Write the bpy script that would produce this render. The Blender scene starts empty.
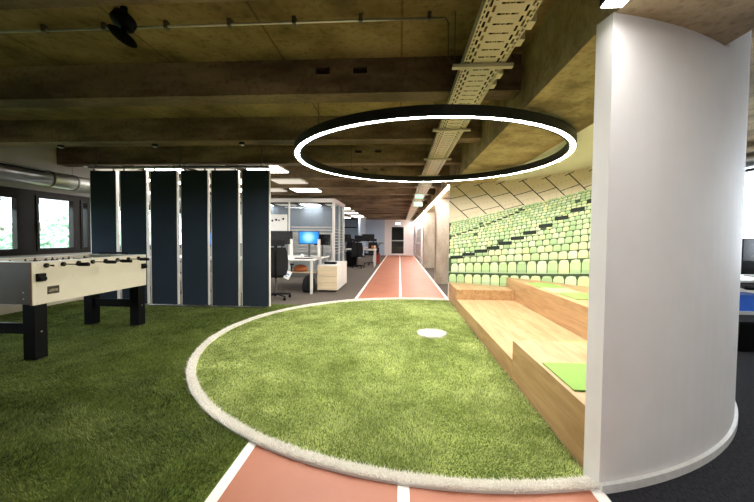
import bpy, bmesh, math, random
import numpy as np
from mathutils import Vector, Matrix
random.seed(7); RNG = np.random.default_rng(7)
S = bpy.context.scene; COL = S.collection
PI = math.pi

# ------------------------------------------------------------------ camera
F, YAW, PIT, ROL, CYO = 344.595, -.0650, -.0336, .0091, -1.8165
fw = Vector((math.sin(YAW)*math.cos(PIT), math.cos(YAW)*math.cos(PIT), math.sin(PIT)))
rt = Vector((math.cos(YAW), -math.sin(YAW), 0)); up = rt.cross(fw)
r2 = math.cos(ROL)*rt+math.sin(ROL)*up; u2 = -math.sin(ROL)*rt+math.cos(ROL)*up
cd = bpy.data.cameras.new('camera'); cam = bpy.data.objects.new('camera', cd); COL.objects.link(cam)
cam.matrix_world = Matrix(((r2.x, u2.x, -fw.x, 0), (r2.y, u2.y, -fw.y, 0), (r2.z, u2.z, -fw.z, 1.2), (0, 0, 0, 1)))
cd.sensor_width = 36; cd.lens = F/754*36; cd.shift_y = CYO/754; cd.clip_start = .05; cd.clip_end = 200
S.camera = cam
# ------------------------------------------------------------------ light levels, world, exposure
RING_E, OFFICE_E, STRIP_E, NEAR_E = 150.0, 10.5, 120.0, 20.0
SKY_E = 9.0
S.view_settings.view_transform = 'Standard'; S.view_settings.look = 'None'
S.view_settings.gamma = 1; S.view_settings.use_curve_mapping = False
S.view_settings.exposure = 0.62
w = bpy.data.worlds.new('world'); S.world = w; w.use_nodes = True
bg = w.node_tree.nodes['Background']; bg.inputs[0].default_value = (.80, .90, 1, 1); bg.inputs[1].default_value = SKY_E

# ------------------------------------------------------------------ materials
def newmat(name):
    m = bpy.data.materials.new(name); m.use_nodes = True
    return m, m.node_tree.nodes, m.node_tree.links, m.node_tree.nodes['Principled BSDF']
def plain(name, c, rough=.5, metal=0, var=.06, scale=30, bump=0.0, spec=.5):
    m, N, L, b = newmat(name)
    b.inputs['Roughness'].default_value = rough; b.inputs['Metallic'].default_value = metal
    b.inputs['Specular IOR Level'].default_value = spec
    tc = N.new('ShaderNodeTexCoord'); n = N.new('ShaderNodeTexNoise'); n.inputs['Scale'].default_value = scale; n.inputs['Detail'].default_value = 4
    L.new(tc.outputs['Object'], n.inputs['Vector'])
    cr = N.new('ShaderNodeValToRGB'); e = cr.color_ramp.elements
    e[0].position = .3; e[1].position = .7
    e[0].color = tuple(max(0, x*(1-var)) for x in c)+(1,); e[1].color = tuple(min(1, x*(1+var)) for x in c)+(1,)
    L.new(n.outputs['Fac'], cr.inputs['Fac']); L.new(cr.outputs['Color'], b.inputs['Base Color'])
    if bump:
        bp = N.new('ShaderNodeBump'); bp.inputs['Strength'].default_value = bump; bp.inputs['Distance'].default_value = .01
        L.new(n.outputs['Fac'], bp.inputs['Height']); L.new(bp.outputs['Normal'], b.inputs['Normal'])
    return m
def emit(name, c, s):
    m, N, L, b = newmat(name); b.inputs['Base Color'].default_value = (.8, .8, .8, 1)
    b.inputs['Emission Color'].default_value = c+(1,); b.inputs['Emission Strength'].default_value = s
    return m
def concrete(name, dark, mid, light, sc=1.0, stretch=(1, 1, 1), seam=False):
    m, N, L, b = newmat(name); b.inputs['Roughness'].default_value = .8; b.inputs['Specular IOR Level'].default_value = .25
    tc = N.new('ShaderNodeTexCoord'); mp = N.new('ShaderNodeMapping'); mp.inputs['Scale'].default_value = stretch
    L.new(tc.outputs['Object'], mp.inputs['Vector'])
    a = N.new('ShaderNodeTexNoise'); a.inputs['Scale'].default_value = 1.6*sc; a.inputs['Detail'].default_value = 8; a.inputs['Roughness'].default_value = .62
    L.new(mp.outputs['Vector'], a.inputs['Vector'])
    cr = N.new('ShaderNodeValToRGB'); e = cr.color_ramp.elements
    e[0].position = .37; e[0].color = dark+(1,); e[1].position = .66; e[1].color = light+(1,)
    k = e.new(.5); k.color = mid+(1,)
    L.new(a.outputs['Fac'], cr.inputs['Fac'])
    v = N.new('ShaderNodeTexNoise'); v.inputs['Scale'].default_value = 26*sc; v.inputs['Detail'].default_value = 5
    L.new(tc.outputs['Object'], v.inputs['Vector'])
    r3 = N.new('ShaderNodeValToRGB'); r3.color_ramp.elements[0].position = .3; r3.color_ramp.elements[0].color = (.62, .6, .56, 1); r3.color_ramp.elements[1].position = .5; r3.color_ramp.elements[1].color = (1, 1, 1, 1)
    L.new(v.outputs['Fac'], r3.inputs['Fac'])
    mx = N.new('ShaderNodeMixRGB'); mx.blend_type = 'MULTIPLY'; mx.inputs[0].default_value = .8
    L.new(cr.outputs['Color'], mx.inputs[1]); L.new(r3.outputs['Color'], mx.inputs[2]); L.new(mx.outputs['Color'], b.inputs['Base Color'])
    if seam:    # joints between the formwork boards
        br = N.new('ShaderNodeTexBrick'); br.inputs['Scale'].default_value = 1; br.inputs['Mortar Size'].default_value = .009; br.inputs['Brick Width'].default_value = 1.0; br.inputs['Row Height'].default_value = 9.0; br.offset = 0
        br.inputs['Color1'].default_value = (1, 1, 1, 1); br.inputs['Color2'].default_value = (.84, .82, .8, 1); br.inputs['Mortar'].default_value = (.45, .40, .33, 1)
        L.new(tc.outputs['Object'], br.inputs['Vector'])
        m2 = N.new('ShaderNodeMixRGB'); m2.blend_type = 'MULTIPLY'; m2.inputs[0].default_value = .8
        L.new(mx.outputs['Color'], m2.inputs[1]); L.new(br.outputs['Color'], m2.inputs[2]); L.new(m2.outputs['Color'], b.inputs['Base Color'])
    bp = N.new('ShaderNodeBump'); bp.inputs['Strength'].default_value = .35; bp.inputs['Distance'].default_value = .01
    L.new(v.outputs['Fac'], bp.inputs['Height']); L.new(bp.outputs['Normal'], b.inputs['Normal'])
    return m
def wood(name, c1, c2, axis=1, sc=1.0):
    m, N, L, b = newmat(name); b.inputs['Roughness'].default_value = .45
    tc = N.new('ShaderNodeTexCoord'); mp = N.new('ShaderNodeMapping')
    s = [7*sc]*3; s[axis] = .8*sc; mp.inputs['Scale'].default_value = s
    L.new(tc.outputs['Object'], mp.inputs['Vector'])
    n = N.new('ShaderNodeTexNoise'); n.inputs['Scale'].default_value = 2.2; n.inputs['Detail'].default_value = 7; n.inputs['Distortion'].default_value = .9
    L.new(mp.outputs['Vector'], n.inputs['Vector'])
    cr = N.new('ShaderNodeValToRGB'); e = cr.color_ramp.elements; e[0].position = .33; e[0].color = c1+(1,); e[1].position = .66; e[1].color = c2+(1,)
    L.new(n.outputs['Fac'], cr.inputs['Fac']); L.new(cr.outputs['Color'], b.inputs['Base Color'])
    return m
def vcol(name, rough=.7, spec=.3, trans=0):
    m, N, L, b = newmat(name); b.inputs['Roughness'].default_value = rough; b.inputs['Specular IOR Level'].default_value = spec
    a = N.new('ShaderNodeAttribute'); a.attribute_name = 'tint'; L.new(a.outputs['Color'], b.inputs['Base Color'])
    if trans:
        out = [n for n in N if n.type == 'OUTPUT_MATERIAL'][0]; tr = N.new('ShaderNodeBsdfTranslucent'); L.new(a.outputs['Color'], tr.inputs[0])
        mx = N.new('ShaderNodeMixShader'); mx.inputs[0].default_value = trans; L.new(b.outputs[0], mx.inputs[1]); L.new(tr.outputs[0], mx.inputs[2]); L.new(mx.outputs[0], out.inputs[0])
    return m
def glassmat(name, tint=(1, 1, 1), fac=.04, rough=0.0):
    m, N, L, b = newmat(name); N.remove(b); out = [n for n in N if n.type == 'OUTPUT_MATERIAL'][0]
    t = N.new('ShaderNodeBsdfTransparent'); t.inputs[0].default_value = tint+(1,)
    g = N.new('ShaderNodeBsdfGlossy'); g.inputs['Roughness'].default_value = rough
    mx = N.new('ShaderNodeMixShader'); mx.inputs[0].default_value = fac; L.new(t.outputs[0], mx.inputs[1]); L.new(g.outputs[0], mx.inputs[2]); L.new(mx.outputs[0], out.inputs[0])
    return m
M = {}
M['conc'] = concrete('board_marked_concrete', (.14, .096, .045), (.27, .19, .088), (.40, .29, .15), seam=True)
M['conc_beam'] = concrete('beam_concrete', (.10, .070, .043), (.20, .142, .09), (.34, .25, .155), 1, (.5, 1, 2.2))
M['conc_soffit'] = concrete('wide_beam_concrete', (.20, .145, .07), (.40, .31, .165), (.58, .47, .28), 1)
M['conc_col'] = concrete('pale_column_concrete', (.30, .25, .19), (.43, .37, .29), (.54, .48, .39), 1.2, (1, 1, .4))
M['white'] = plain('white_plaster', (.88, .865, .85), .6, var=.02, scale=6)
M['cream_ceiling'] = plain('cream_plaster_ceiling', (.72, .70, .60), .7, var=.02, scale=4)
M['white_end'] = plain('white_end_wall', (.80, .74, .70), .6, var=.02, scale=4)
M['pale_wall'] = plain('pale_grey_wall', (.42, .41, .38), .7, var=.06, scale=5)
M['blue_wall'] = plain('blue_grey_wall', (.42, .52, .64), .7, var=.05, scale=2)
M['beige'] = plain('beige_sill', (.5, .45, .36), .6, var=.05, scale=8)
M['navy'] = plain('navy_acoustic_felt', (.028, .038, .052), .95, var=.18, scale=160, bump=.2, spec=.1)
M['panel_edge'] = plain('light_aluminium_edge', (.72, .70, .67), .4, .2, .03)
M['greymetal'] = plain('grey_metal', (.13, .12, .115), .4, .6)
M['silver'] = plain('brushed_silver', (.6, .6, .6), .3, .9, .05, 60)
M['black'] = plain('black_satin', (.004, .004, .0045), .5, spec=.12)
M['matblack'] = plain('matt_black', (.004, .004, .004), .9, spec=.05)
M['ringblack'] = plain('black_powder_coat', (.012, .012, .013), .5, spec=.3)
M['blackfab'] = plain('black_mesh_fabric', (.018, .018, .02), .9, spec=.2, var=.2, scale=200)
M['darkframe'] = plain('dark_bronze_window_frame', (.022, .019, .018), .45, spec=.2)
M['tray'] = plain('cream_galvanised_tray', (.56, .51, .38), .45, .25, .05, 15)
M['rod'] = plain('chrome_rod', (.7, .68, .62), .25, .9, .02)
M['cabinet'] = plain('cream_laminate', (.68, .62, .50), .45, var=.03, scale=6)
M['cabinet_end'] = plain('shaded_laminate', (.10, .08, .052), .5, var=.05, scale=20)  # the table's cream laminate, with the shade on its near end in the colour
M['brown'] = plain('brown_edging', (.16, .06, .02), .5)
M['whitemetal'] = plain('white_metal', (.78, .77, .74), .4)
M['white_desk'] = plain('white_desktop', (.80, .78, .75), .4)
M['maple'] = wood('pale_maple', (.62, .49, .33), (.74, .61, .44), 0, .8)
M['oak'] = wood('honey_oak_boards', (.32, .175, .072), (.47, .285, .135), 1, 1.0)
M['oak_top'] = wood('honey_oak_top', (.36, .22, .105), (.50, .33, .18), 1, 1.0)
M['pad_green'] = plain('lime_felt', (.25, .40, .11), .9, var=.05, scale=80, spec=.1)
M['pad_pale'] = plain('pale_lime_felt', (.40, .50, .24), .9, var=.05, scale=80, spec=.1)
M['line'] = plain('white_line_paint', (.80, .78, .74), .6, var=.04, scale=40)
M['red'] = plain('dark_red_plastic', (.28, .02, .02), .4)
M['orange'] = plain('orange_fabric', (.45, .13, .04), .8)
M['blue'] = plain('bright_blue_plastic', (.02, .16, .75), .5)
M['paper'] = plain('white_paper', (.85, .85, .84), .8)
M['glass'] = glassmat('window_glass')
M['glass_tint'] = glassmat('partition_glass', (.82, .86, .88))
M['leaf'] = vcol('leaf', .6)
M['ring_light'] = emit('ring_diffuser', (1, .965, .90), RING_E)
M['office_on'] = emit('office_diffuser', (1, .95, .90), OFFICE_E)
M['office_dim'] = emit('office_diffuser_dim', (1, .90, .72), .42); M['office_dim'].node_tree.nodes['Principled BSDF'].inputs['Base Color'].default_value = (.25, .24, .2, 1)
M['strip'] = emit('strip_diffuser', (1, .93, .88), STRIP_E)
M['near_strip'] = emit('near_strip_diffuser', (1, .97, .93), NEAR_E)
M['exit_green'] = emit('exit_green', (.02, .55, .30), .7)
M['exit_white'] = emit('exit_white', (.85, 1, .95), .35)
M['exit_lamp'] = emit('exit_lamp', (.85, .92, 1), 4)
# rubber track
def track():
    m, N, L, b = newmat('terracotta_track'); b.inputs['Roughness'].default_value = .55; b.inputs['Specular IOR Level'].default_value = .45
    tc = N.new('ShaderNodeTexCoord'); n = N.new('ShaderNodeTexNoise'); n.inputs['Scale'].default_value = 420; n.inputs['Detail'].default_value = 3
    n2 = N.new('ShaderNodeTexNoise'); n2.inputs['Scale'].default_value = 2.5; n2.inputs['Detail'].default_value = 4
    L.new(tc.outputs['Object'], n.inputs['Vector']); L.new(tc.outputs['Object'], n2.inputs['Vector'])
    c = N.new('ShaderNodeValToRGB'); e = c.color_ramp.elements; e[0].position = .3; e[0].color = (.325, .105, .055, 1); e[1].position = .7; e[1].color = (.44, .165, .092, 1)
    ad = N.new('ShaderNodeMath'); ad.operation = 'MULTIPLY_ADD'; ad.inputs[1].default_value = .5; L.new(n.outputs['Fac'], ad.inputs[0])
    mm = N.new('ShaderNodeMath'); mm.operation = 'MULTIPLY'; mm.inputs[1].default_value = .5; L.new(n2.outputs['Fac'], mm.inputs[0]); L.new(mm.outputs[0], ad.inputs[2])
    L.new(ad.outputs[0], c.inputs['Fac']); L.new(c.outputs['Color'], b.inputs['Base Color'])
    return m
M['track'] = track()
def carpet(nm='brown_grey_loop_carpet', k=1.0):
    m, N, L, b = newmat(nm); b.inputs['Roughness'].default_value = .95; b.inputs['Specular IOR Level'].default_value = .1
    tc = N.new('ShaderNodeTexCoord'); mp = N.new('ShaderNodeMapping'); mp.inputs['Scale'].default_value = (160, 40, 1); mp.inputs['Rotation'].default_value = (0, 0, .5)
    L.new(tc.outputs['Object'], mp.inputs['Vector'])
    n = N.new('ShaderNodeTexNoise'); n.inputs['Scale'].default_value = 1; n.inputs['Detail'].default_value = 3; L.new(mp.outputs['Vector'], n.inputs['Vector'])
    c = N.new('ShaderNodeValToRGB'); e = c.color_ramp.elements; e[0].position = .3; e[0].color = (.060, .050, .042, 1); e[1].position = .7; e[1].color = (.175, .15, .128, 1)
    L.new(n.outputs['Fac'], c.inputs['Fac']); L.new(c.outputs['Color'], b.inputs['Base Color'])
    bp = N.new('ShaderNodeBump'); bp.inputs['Strength'].default_value = .4; bp.inputs['Distance'].default_value = .005
    L.new(n.outputs['Fac'], bp.inputs['Height']); L.new(bp.outputs['Normal'], b.inputs['Normal'])
    return m
M['carpet'] = carpet(); M['carpet_shaded'] = carpet('shaded_loop_carpet')
for e_ in [n for n in M['carpet_shaded'].node_tree.nodes if n.type == 'VALTORGB'][0].color_ramp.elements: e_.color = (.014, .014, .017, 1) if e_.position < .5 else (.055, .055, .064, 1)  # same loop carpet, dimmer light of the right side put into the colour
M['turfbase'] = plain('turf_backing', (.09, .13, .025), .95, var=.4, scale=60, spec=.05)
M['grass'] = vcol('grass_blades', .55, .2, .4)
M['fuzz'] = vcol('white_pile', .8, .1, .45)
M['print'] = vcol('mural_print', .55, .25)
def screenmat():
    m, N, L, b = newmat('blue_desktop_screen')
    tc = N.new('ShaderNodeTexCoord'); mp = N.new('ShaderNodeMapping'); mp.inputs['Location'].default_value = (.03, 0, -.03); mp.inputs['Scale'].default_value = (3.2, 3.2, 3.6)
    L.new(tc.outputs['Object'], mp.inputs['Vector'])
    g = N.new('ShaderNodeTexGradient'); g.gradient_type = 'SPHERICAL'; L.new(mp.outputs['Vector'], g.inputs['Vector'])
    c = N.new('ShaderNodeValToRGB'); e = c.color_ramp.elements; e[0].position = 0; e[0].color = (.0, .10, .55, 1); e[1].position = .9; e[1].color = (.45, .85, 1, 1); k = e.new(.45); k.color = (.01, .30, .85, 1)
    L.new(g.outputs['Color'], c.inputs['Fac']); L.new(c.outputs['Color'], b.inputs['Emission Color']); b.inputs['Emission Strength'].default_value = .95
    b.inputs['Base Color'].default_value = (.01, .02, .05, 1)
    return m
M['screen'] = screenmat()

# ------------------------------------------------------------------ geometry helpers
class MB:
    def __init__(s): s.v = []; s.f = []; s.c = []
    def quad(s, a, b, c, d, col=None):
        i = len(s.v); s.v += [tuple(a), tuple(b), tuple(c), tuple(d)]; s.f.append((i, i+1, i+2, i+3)); s.c.append(col)
    def poly(s, pts, col=None):
        i = len(s.v); s.v += [tuple(p) for p in pts]; s.f.append(tuple(range(i, i+len(pts)))); s.c.append(col)
    def box(s, x0, x1, y0, y1, z0, z1, M_=None):
        i = len(s.v); P = [(x0, y0, z0), (x1, y0, z0), (x1, y1, z0), (x0, y1, z0), (x0, y0, z1), (x1, y0, z1), (x1, y1, z1), (x0, y1, z1)]
        if M_ is not None: P = [tuple(M_ @ Vector(p)) for p in P]
        s.v += P
        for q in ((0, 3, 2, 1), (4, 5, 6, 7), (0, 1, 5, 4), (1, 2, 6, 5), (2, 3, 7, 6), (3, 0, 4, 7)): s.f.append(tuple(i+k for k in q)); s.c.append(None)
        return s
    def tube(s, a, b, r, r1=None, n=12, caps=True):
        a = Vector(a); b = Vector(b); r1 = r if r1 is None else r1; d = (b-a).normalized()
        x = d.orthogonal().normalized(); y = d.cross(x); i = len(s.v)
        for P, R in ((a, r), (b, r1)):
            for k in range(n):
                t = 2*PI*k/n; s.v.append(tuple(P+R*(math.cos(t)*x+math.sin(t)*y)))
        for k in range(n): s.f.append((i+k, i+(k+1) % n, i+n+(k+1) % n, i+n+k)); s.c.append(None)
        if caps: s.f.append(tuple(i+k for k in range(n))[::-1]); s.f.append(tuple(i+n+k for k in range(n))); s.c += [None, None]
        return s
    def path(s, pts, r, n=8):
        for a, b in zip(pts, pts[1:]): s.tube(a, b, r, n=n)
        return s
    def lathe(s, prof, cx, cy, n=24, M_=None):
        i = len(s.v)
        for (r, z) in prof:
            for k in range(n):
                t = 2*PI*k/n; p = Vector((cx+r*math.cos(t), cy+r*math.sin(t), z)); s.v.append(tuple(M_ @ p if M_ is not None else p))
        for j in range(len(prof)-1):
            for k in range(n): s.f.append((i+j*n+k, i+j*n+(k+1) % n, i+(j+1)*n+(k+1) % n, i+(j+1)*n+k)); s.c.append(None)
        return s
    def extrude(s, pts, z0, z1):       # CCW outline
        n = len(pts); i = len(s.v)
        s.v += [(p[0], p[1], z0) for p in pts]+[(p[0], p[1], z1) for p in pts]
        s.f.append(tuple(range(i, i+n))[::-1]); s.f.append(tuple(range(i+n, i+2*n))); s.c += [None, None]
        for k in range(n): s.f.append((i+k, i+(k+1) % n, i+n+(k+1) % n, i+n+k)); s.c.append(None)
        return s
def mesh_of(name, mb, mat, off=(0, 0, 0), smooth=False):
    me = bpy.data.meshes.new(name); me.from_pydata([(v[0]-off[0], v[1]-off[1], v[2]-off[2]) for v in mb.v], [], mb.f)
    me.materials.append(mat)
    if any(c is not None for c in mb.c):
        a = me.color_attributes.new('tint', 'FLOAT_COLOR', 'CORNER'); buf = []
        for f, c in zip(mb.f, mb.c):
            c = c or (.5, .5, .5)
            buf += [c[0], c[1], c[2], 1.0]*len(f)
        a.data.foreach_set('color', buf)
    if smooth:
        for p in me.polygons: p.use_smooth = True
    me.update(); return me
def link(o, parent=None):
    COL.objects.link(o)
    if parent is not None: o.parent = parent
    return o
def props(o, label=None, cat=None, group=None, kind=None):
    if label: o['label'] = label
    if cat: o['category'] = cat
    if group: o['group'] = group
    if kind: o['kind'] = kind
    return o
def bevel(o, wdt=.004, seg=2):
    b = o.modifiers.new('bevel', 'BEVEL'); b.width = wdt; b.segments = seg; b.limit_method = 'ANGLE'; return o
def thing(name, label, cat, loc=(0, 0, 0), rz=0, group=None):
    o = bpy.data.objects.new(name, None); link(o); o.location = loc; o.rotation_euler = (0, 0, rz); o.empty_display_size = .1
    return props(o, label, cat, group)
def part(name, mb, mat, parent, world=False, bev=0, smooth=False, label=None):
    off = (0, 0, 0)
    if world:
        p = parent
        while p is not None: off = tuple(off[i]+p.location[i] for i in range(3)); p = p.parent
    o = bpy.data.objects.new(name, mesh_of(name, mb, mat, off, smooth)); link(o, parent)
    if bev: bevel(o, bev)
    if label: o['label'] = label
    return o
def solid(name, mb, mat, label=None, cat=None, group=None, kind=None, bev=0, smooth=False, loc=None):
    loc = loc or (0, 0, 0)
    o = bpy.data.objects.new(name, mesh_of(name, mb, mat, loc, smooth)); o.location = loc; link(o)
    if bev: bevel(o, bev)
    return props(o, label, cat, group, kind)
def struct(name, mb, mat, bev=0, smooth=False, label=None): return solid(name, mb, mat, kind='structure', bev=bev, smooth=smooth, label=label)
def copy_tree(o, parent=None):
    c = o.copy(); COL.objects.link(c)
    if parent is not None: c.parent = parent
    for ch in list(o.children): copy_tree(ch, c)
    return c

# ------------------------------------------------------------------ room constants
CX, CY = .367, 4.201
RO = 2.592                      # outer edge of the white turf border
BX0, BX1, BZ = .98, 1.72, 2.24  # wide longitudinal beam
XW = -5.96
ZS, ZB = 2.71, 2.42             # slab and cross beam soffits
A_N, A_F = math.radians(-76.6), math.radians(77.3)
def r_in(a):
    t = max(0.0, (math.degrees(a)+20)/97.3); return 2.492+.235*t
def onc(r, a, z): return (CX+r*math.cos(a), CY+r*math.sin(a), z)

# ------------------------------------------------------------------ structure
struct('floor', MB().box(XW-.28, .97, -2, 26, -.05, -.012).box(.97, 2.2, 6.9, 26, -.05, -.012), M['carpet'])
struct('floor_right', MB().box(.97, 8, -2, 6.9, -.05, -.012).box(2.2, 8, 6.9, 26, -.05, -.012), M['carpet_shaded'])
struct('ceiling', MB().box(XW-.28, 8, -2, 26, ZS, ZS+.1), M['conc'])
def face_holes(mb, x0, x1, y0, y1, z0, z1, holes):
    d = .17
    if not holes: mb.box(x0, x1, y0, y1, z0, z1); return
    mb.box(x0, x1, y0+d, y1, z0, z1)
    xs = sorted({x0, x1, *[h[0] for h in holes], *[h[1] for h in holes]}); zs = sorted({z0, z1, *[h[2] for h in holes], *[h[3] for h in holes]})
    for a, b in zip(xs, xs[1:]):
        for c, e in zip(zs, zs[1:]):
            xm, zm = (a+b)/2, (c+e)/2
            if any(h[0] < xm < h[1] and h[2] < zm < h[3] for h in holes): continue
            mb.box(a, b, y0, y0+d, c, e)
HO = {0: [(-.73, -.61, 2.585, 2.645), (-.41, -.29, 2.585, 2.645)], 2: [(-.75, -.64, 2.585, 2.63), (-.42, -.31, 2.585, 2.63)], 3: [(-.75, -.65, 2.56, 2.60), (-.42, -.32, 2.56, 2.60)]}
for k in range(-1, 16):
    y = 2.94+1.36*k; mb = MB(); face_holes(mb, -6.0, BX0, y, y+.2, ZB, ZS, HO.get(k, []))
    struct('trim_%d' % (k+2), mb, M['conc_beam'], label='concrete cross beam spanning below the slab')
struct('trim_20', MB().box(BX0, BX1, -2, 23.6, BZ, ZS), M['conc_soffit'], label='wide concrete beam running the length of the corridor')
# curved wall round the tribune
n = 72; wl = MB(); wu = MB(); bb = MB()
for i in range(n):
    a0 = A_N+(A_F-A_N)*i/n; a1 = A_N+(A_F-A_N)*(i+1)/n
    q0, q1 = r_in(a0), r_in(a1)
    z1 = BZ if False else BZ+.002
    for (mbx, za, zb, ex) in ((wl, -.012, z1, 0),):
        mbx.quad(onc(q1, a1, za), onc(q0, a0, za), onc(q0, a0, zb), onc(q1, a1, zb))
        mbx.quad(onc(q0+.1, a0, za), onc(q1+.1, a1, za), onc(q1+.1, a1, zb), onc(q0+.1, a0, zb))
        mbx.quad(onc(q0, a0, zb), onc(q0+.1, a0, zb), onc(q1+.1, a1, zb), onc(q1, a1, zb))
    if onc(q0+.05, (a0+a1)/2, 0)[0] > BX1:
        mbx = wu
        mbx.quad(onc(q1, a1, z1), onc(q0, a0, z1), onc(q0, a0, ZS), onc(q1, a1, ZS))
        mbx.quad(onc(q0+.1, a0, z1), onc(q1+.1, a1, z1), onc(q1+.1, a1, ZS), onc(q0+.1, a0, ZS))
    bb.quad(onc(q0+.1, a0, -.01), onc(q0+.118, a0, -.01), onc(q1+.118, a1, -.01), onc(q1+.1, a1, -.01))
    bb.quad(onc(q0+.118, a0, -.01), onc(q1+.118, a1, -.01), onc(q1+.118, a1, .032), onc(q0+.118, a0, .032))
    bb.quad(onc(q0+.118, a0, .032), onc(q1+.118, a1, .032), onc(q1+.1, a1, .036), onc(q0+.1, a0, .036))
for a in (A_N, A_F):
    q = r_in(a); f = 1 if a == A_N else -1
    P = [onc(q, a, -.012), onc(q+.1, a, -.012), onc(q+.1, a, BZ), onc(q, a, BZ)]
    wl.poly(P if f > 0 else P[::-1])
    P = [onc(q+.1, a, -.01), onc(q+.118, a, -.01), onc(q+.118, a, .032), onc(q+.1, a, .036)]
    bb.poly(P if f > 0 else P[::-1])
wl.v += wu.v and [] or []
i0 = len(wl.v); wl.v += wu.v; wl.f += [tuple(i0+k for k in f) for f in wu.f]; wl.c += wu.c
wo = struct('wall_right', wl, M['white'], smooth=False, label='white curved wall enclosing the wooden tribune')
struct('baseboard_right', bb, M['whitemetal'], label='low white skirting along the curved wall')
# plaster ceiling over the back of the tribune
pts = [(BX1, CY-2.18)]
aa = [a for a in np.linspace(A_N, A_F, 60) if CX+r_in(a)*math.cos(a) > BX1+.01]
pts = [(BX1, CY+r_in(aa[0])*math.sin(aa[0]))]+[(CX+r_in(a)*math.cos(a), CY+r_in(a)*math.sin(a)) for a in aa]+[(BX1, CY+r_in(aa[-1])*math.sin(aa[-1]))]
struct('ceiling_tribune', MB().extrude(pts, BZ+.012, BZ+.05), M['cream_ceiling'], label='smooth cream plaster ceiling above the mural')
# left wall with windows
XW = -5.96
wins = [(3.70, 5.02, .94, 1.80), (5.29, 5.95, .94, 1.84), (6.08, 6.24, .94, 1.84), (.4, 1.9, .94, 1.84), (2.1, 3.4, .94, 1.84), (6.9, 9.2, .94, 1.84)]
def wall_x(mb, x0, x1, y0, y1, z0, z1, holes):
    ys = sorted({y0, y1, *[h[0] for h in holes], *[h[1] for h in holes]}); zs = sorted({z0, z1, *[h[2] for h in holes], *[h[3] for h in holes]})
    for a, b in zip(ys, ys[1:]):
        for c, e in zip(zs, zs[1:]):
            if any(h[0] < (a+b)/2 < h[1] and h[2] < (c+e)/2 < h[3] for h in holes): continue
            mb.box(x0, x1, a, b, c, e)
band = [(-1.5, 12, .87, 1.92)]
mb = MB(); wall_x(mb, XW-.28, XW, -2, 23.6, 1.92, ZS, []); mb.box(XW-.28, XW, -2, -1.5, .87, 1.92); mb.box(XW-.28, XW, 12, 23.6, .87, 1.92)
mb.box(XW-.28, XW, -2, 23.6, -.012, .87)
struct('wall_left', mb, M['pale_wall'])
struct('baseboard_left', MB().box(XW, XW+.07, -2, 23.6, -.01, .10), M['beige'], bev=.004)
mb = MB(); wall_x(mb, XW-.10, XW+.012, -1.5, 12, .87, 1.92, [(a, b, c, d) for a, b, c, d in wins])
struct('trim_21', mb, M['darkframe'], label='dark band of window mullions along the left wall')
for i, (a, b, c, d) in enumerate(wins):
    fr = MB(); t = .035
    fr.box(XW-.06, XW+.03, a-.01, a+t, c-.01, d+.01); fr.box(XW-.06, XW+.03, b-t, b+.01, c-.01, d+.01)
    fr.box(XW-.06, XW+.03, a+t, b-t, c-.01, c+t); fr.box(XW-.06, XW+.03, a+t, b-t, d-t, d+.01)
    wo_ = struct('window_%d' % (i+1), fr, M['darkframe'], bev=.003)
    part('pane', MB().box(XW-.045, XW-.037, a+t-.01, b-t+.01, c+t-.01, d-t+.01), M['glass'], wo_, label='clear glass pane')
    bl = MB(); hb = .17 if i == 0 else .10
    for k in range(int(hb/.012)): bl.box(XW-.10, XW-.075, a+.03, b-.03, d-.035-.012*k-.009, d-.035-.012*k)
    part('blind', bl, M['silver'], wo_, label='raised grey slatted blind')
    if i == 1:
        part('window_handle', MB().box(XW+.03, XW+.05, a+.0, a+.02, 1.38, 1.43).box(XW+.05, XW+.065, a-.005, a+.022, 1.25, 1.41), M['whitemetal'], wo_, bev=.003, label='white window handle')
# end wall, side walls
YE = 23.5
struct('wall_back', MB().box(-1.02, -.62, YE, YE+.1, -.012, ZS).box(-.62, .36, YE, YE+.1, 2.02, ZS).box(.36, 2.0, YE, YE+.1, -.012, ZS), M['white_end'])
struct('wall_back_office', MB().box(-6, -1.02, YE, YE+.1, -.012, ZS).box(-2.4, -2.3, 20, YE, -.01, ZS), M['blue_wall'])
d = struct('door_1', MB().box(-.62, -.54, YE-.03, YE+.06, 0, 2.02).box(.28, .36, YE-.03, YE+.06, 0, 2.02).box(-.54, .28, YE-.03, YE+.06, 1.93, 2.02).box(-.54, .28, YE-.01, YE+.05, 0, .12).box(-.54, .28, YE-.01, YE+.05, .98, 1.02), M['whitemetal'], bev=.004)
part('pane', MB().box(-.54, .28, YE+.01, YE+.03, .1, 1.95), M['glass_tint'], d, label='dark glazed door leaf')
part('door_handle', MB().box(.2, .27, YE-.05, YE-.01, 1.0, 1.03), M['silver'], d)
struct('wall_lobby', MB().box(-1.2, 1.2, 26, 26.1, -.01, ZS).box(-.9, -.8, 23.7, 26, -.01, ZS).box(.7, .8, 23.7, 26, -.01, ZS), M['cabinet_end'])
struct('wall_corridor', MB().box(1.78, 1.88, 7.0, YE, -.012, ZS), M['pale_wall'])
struct('wall_corridor_end', MB().box(.96, 1.1, 20.6, YE, -.012, BZ), M['white_end'])
struct('wall_front', MB().box(XW-.28, 8, -2.1, -2, -.05, ZS), M['pale_wall'])
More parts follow.
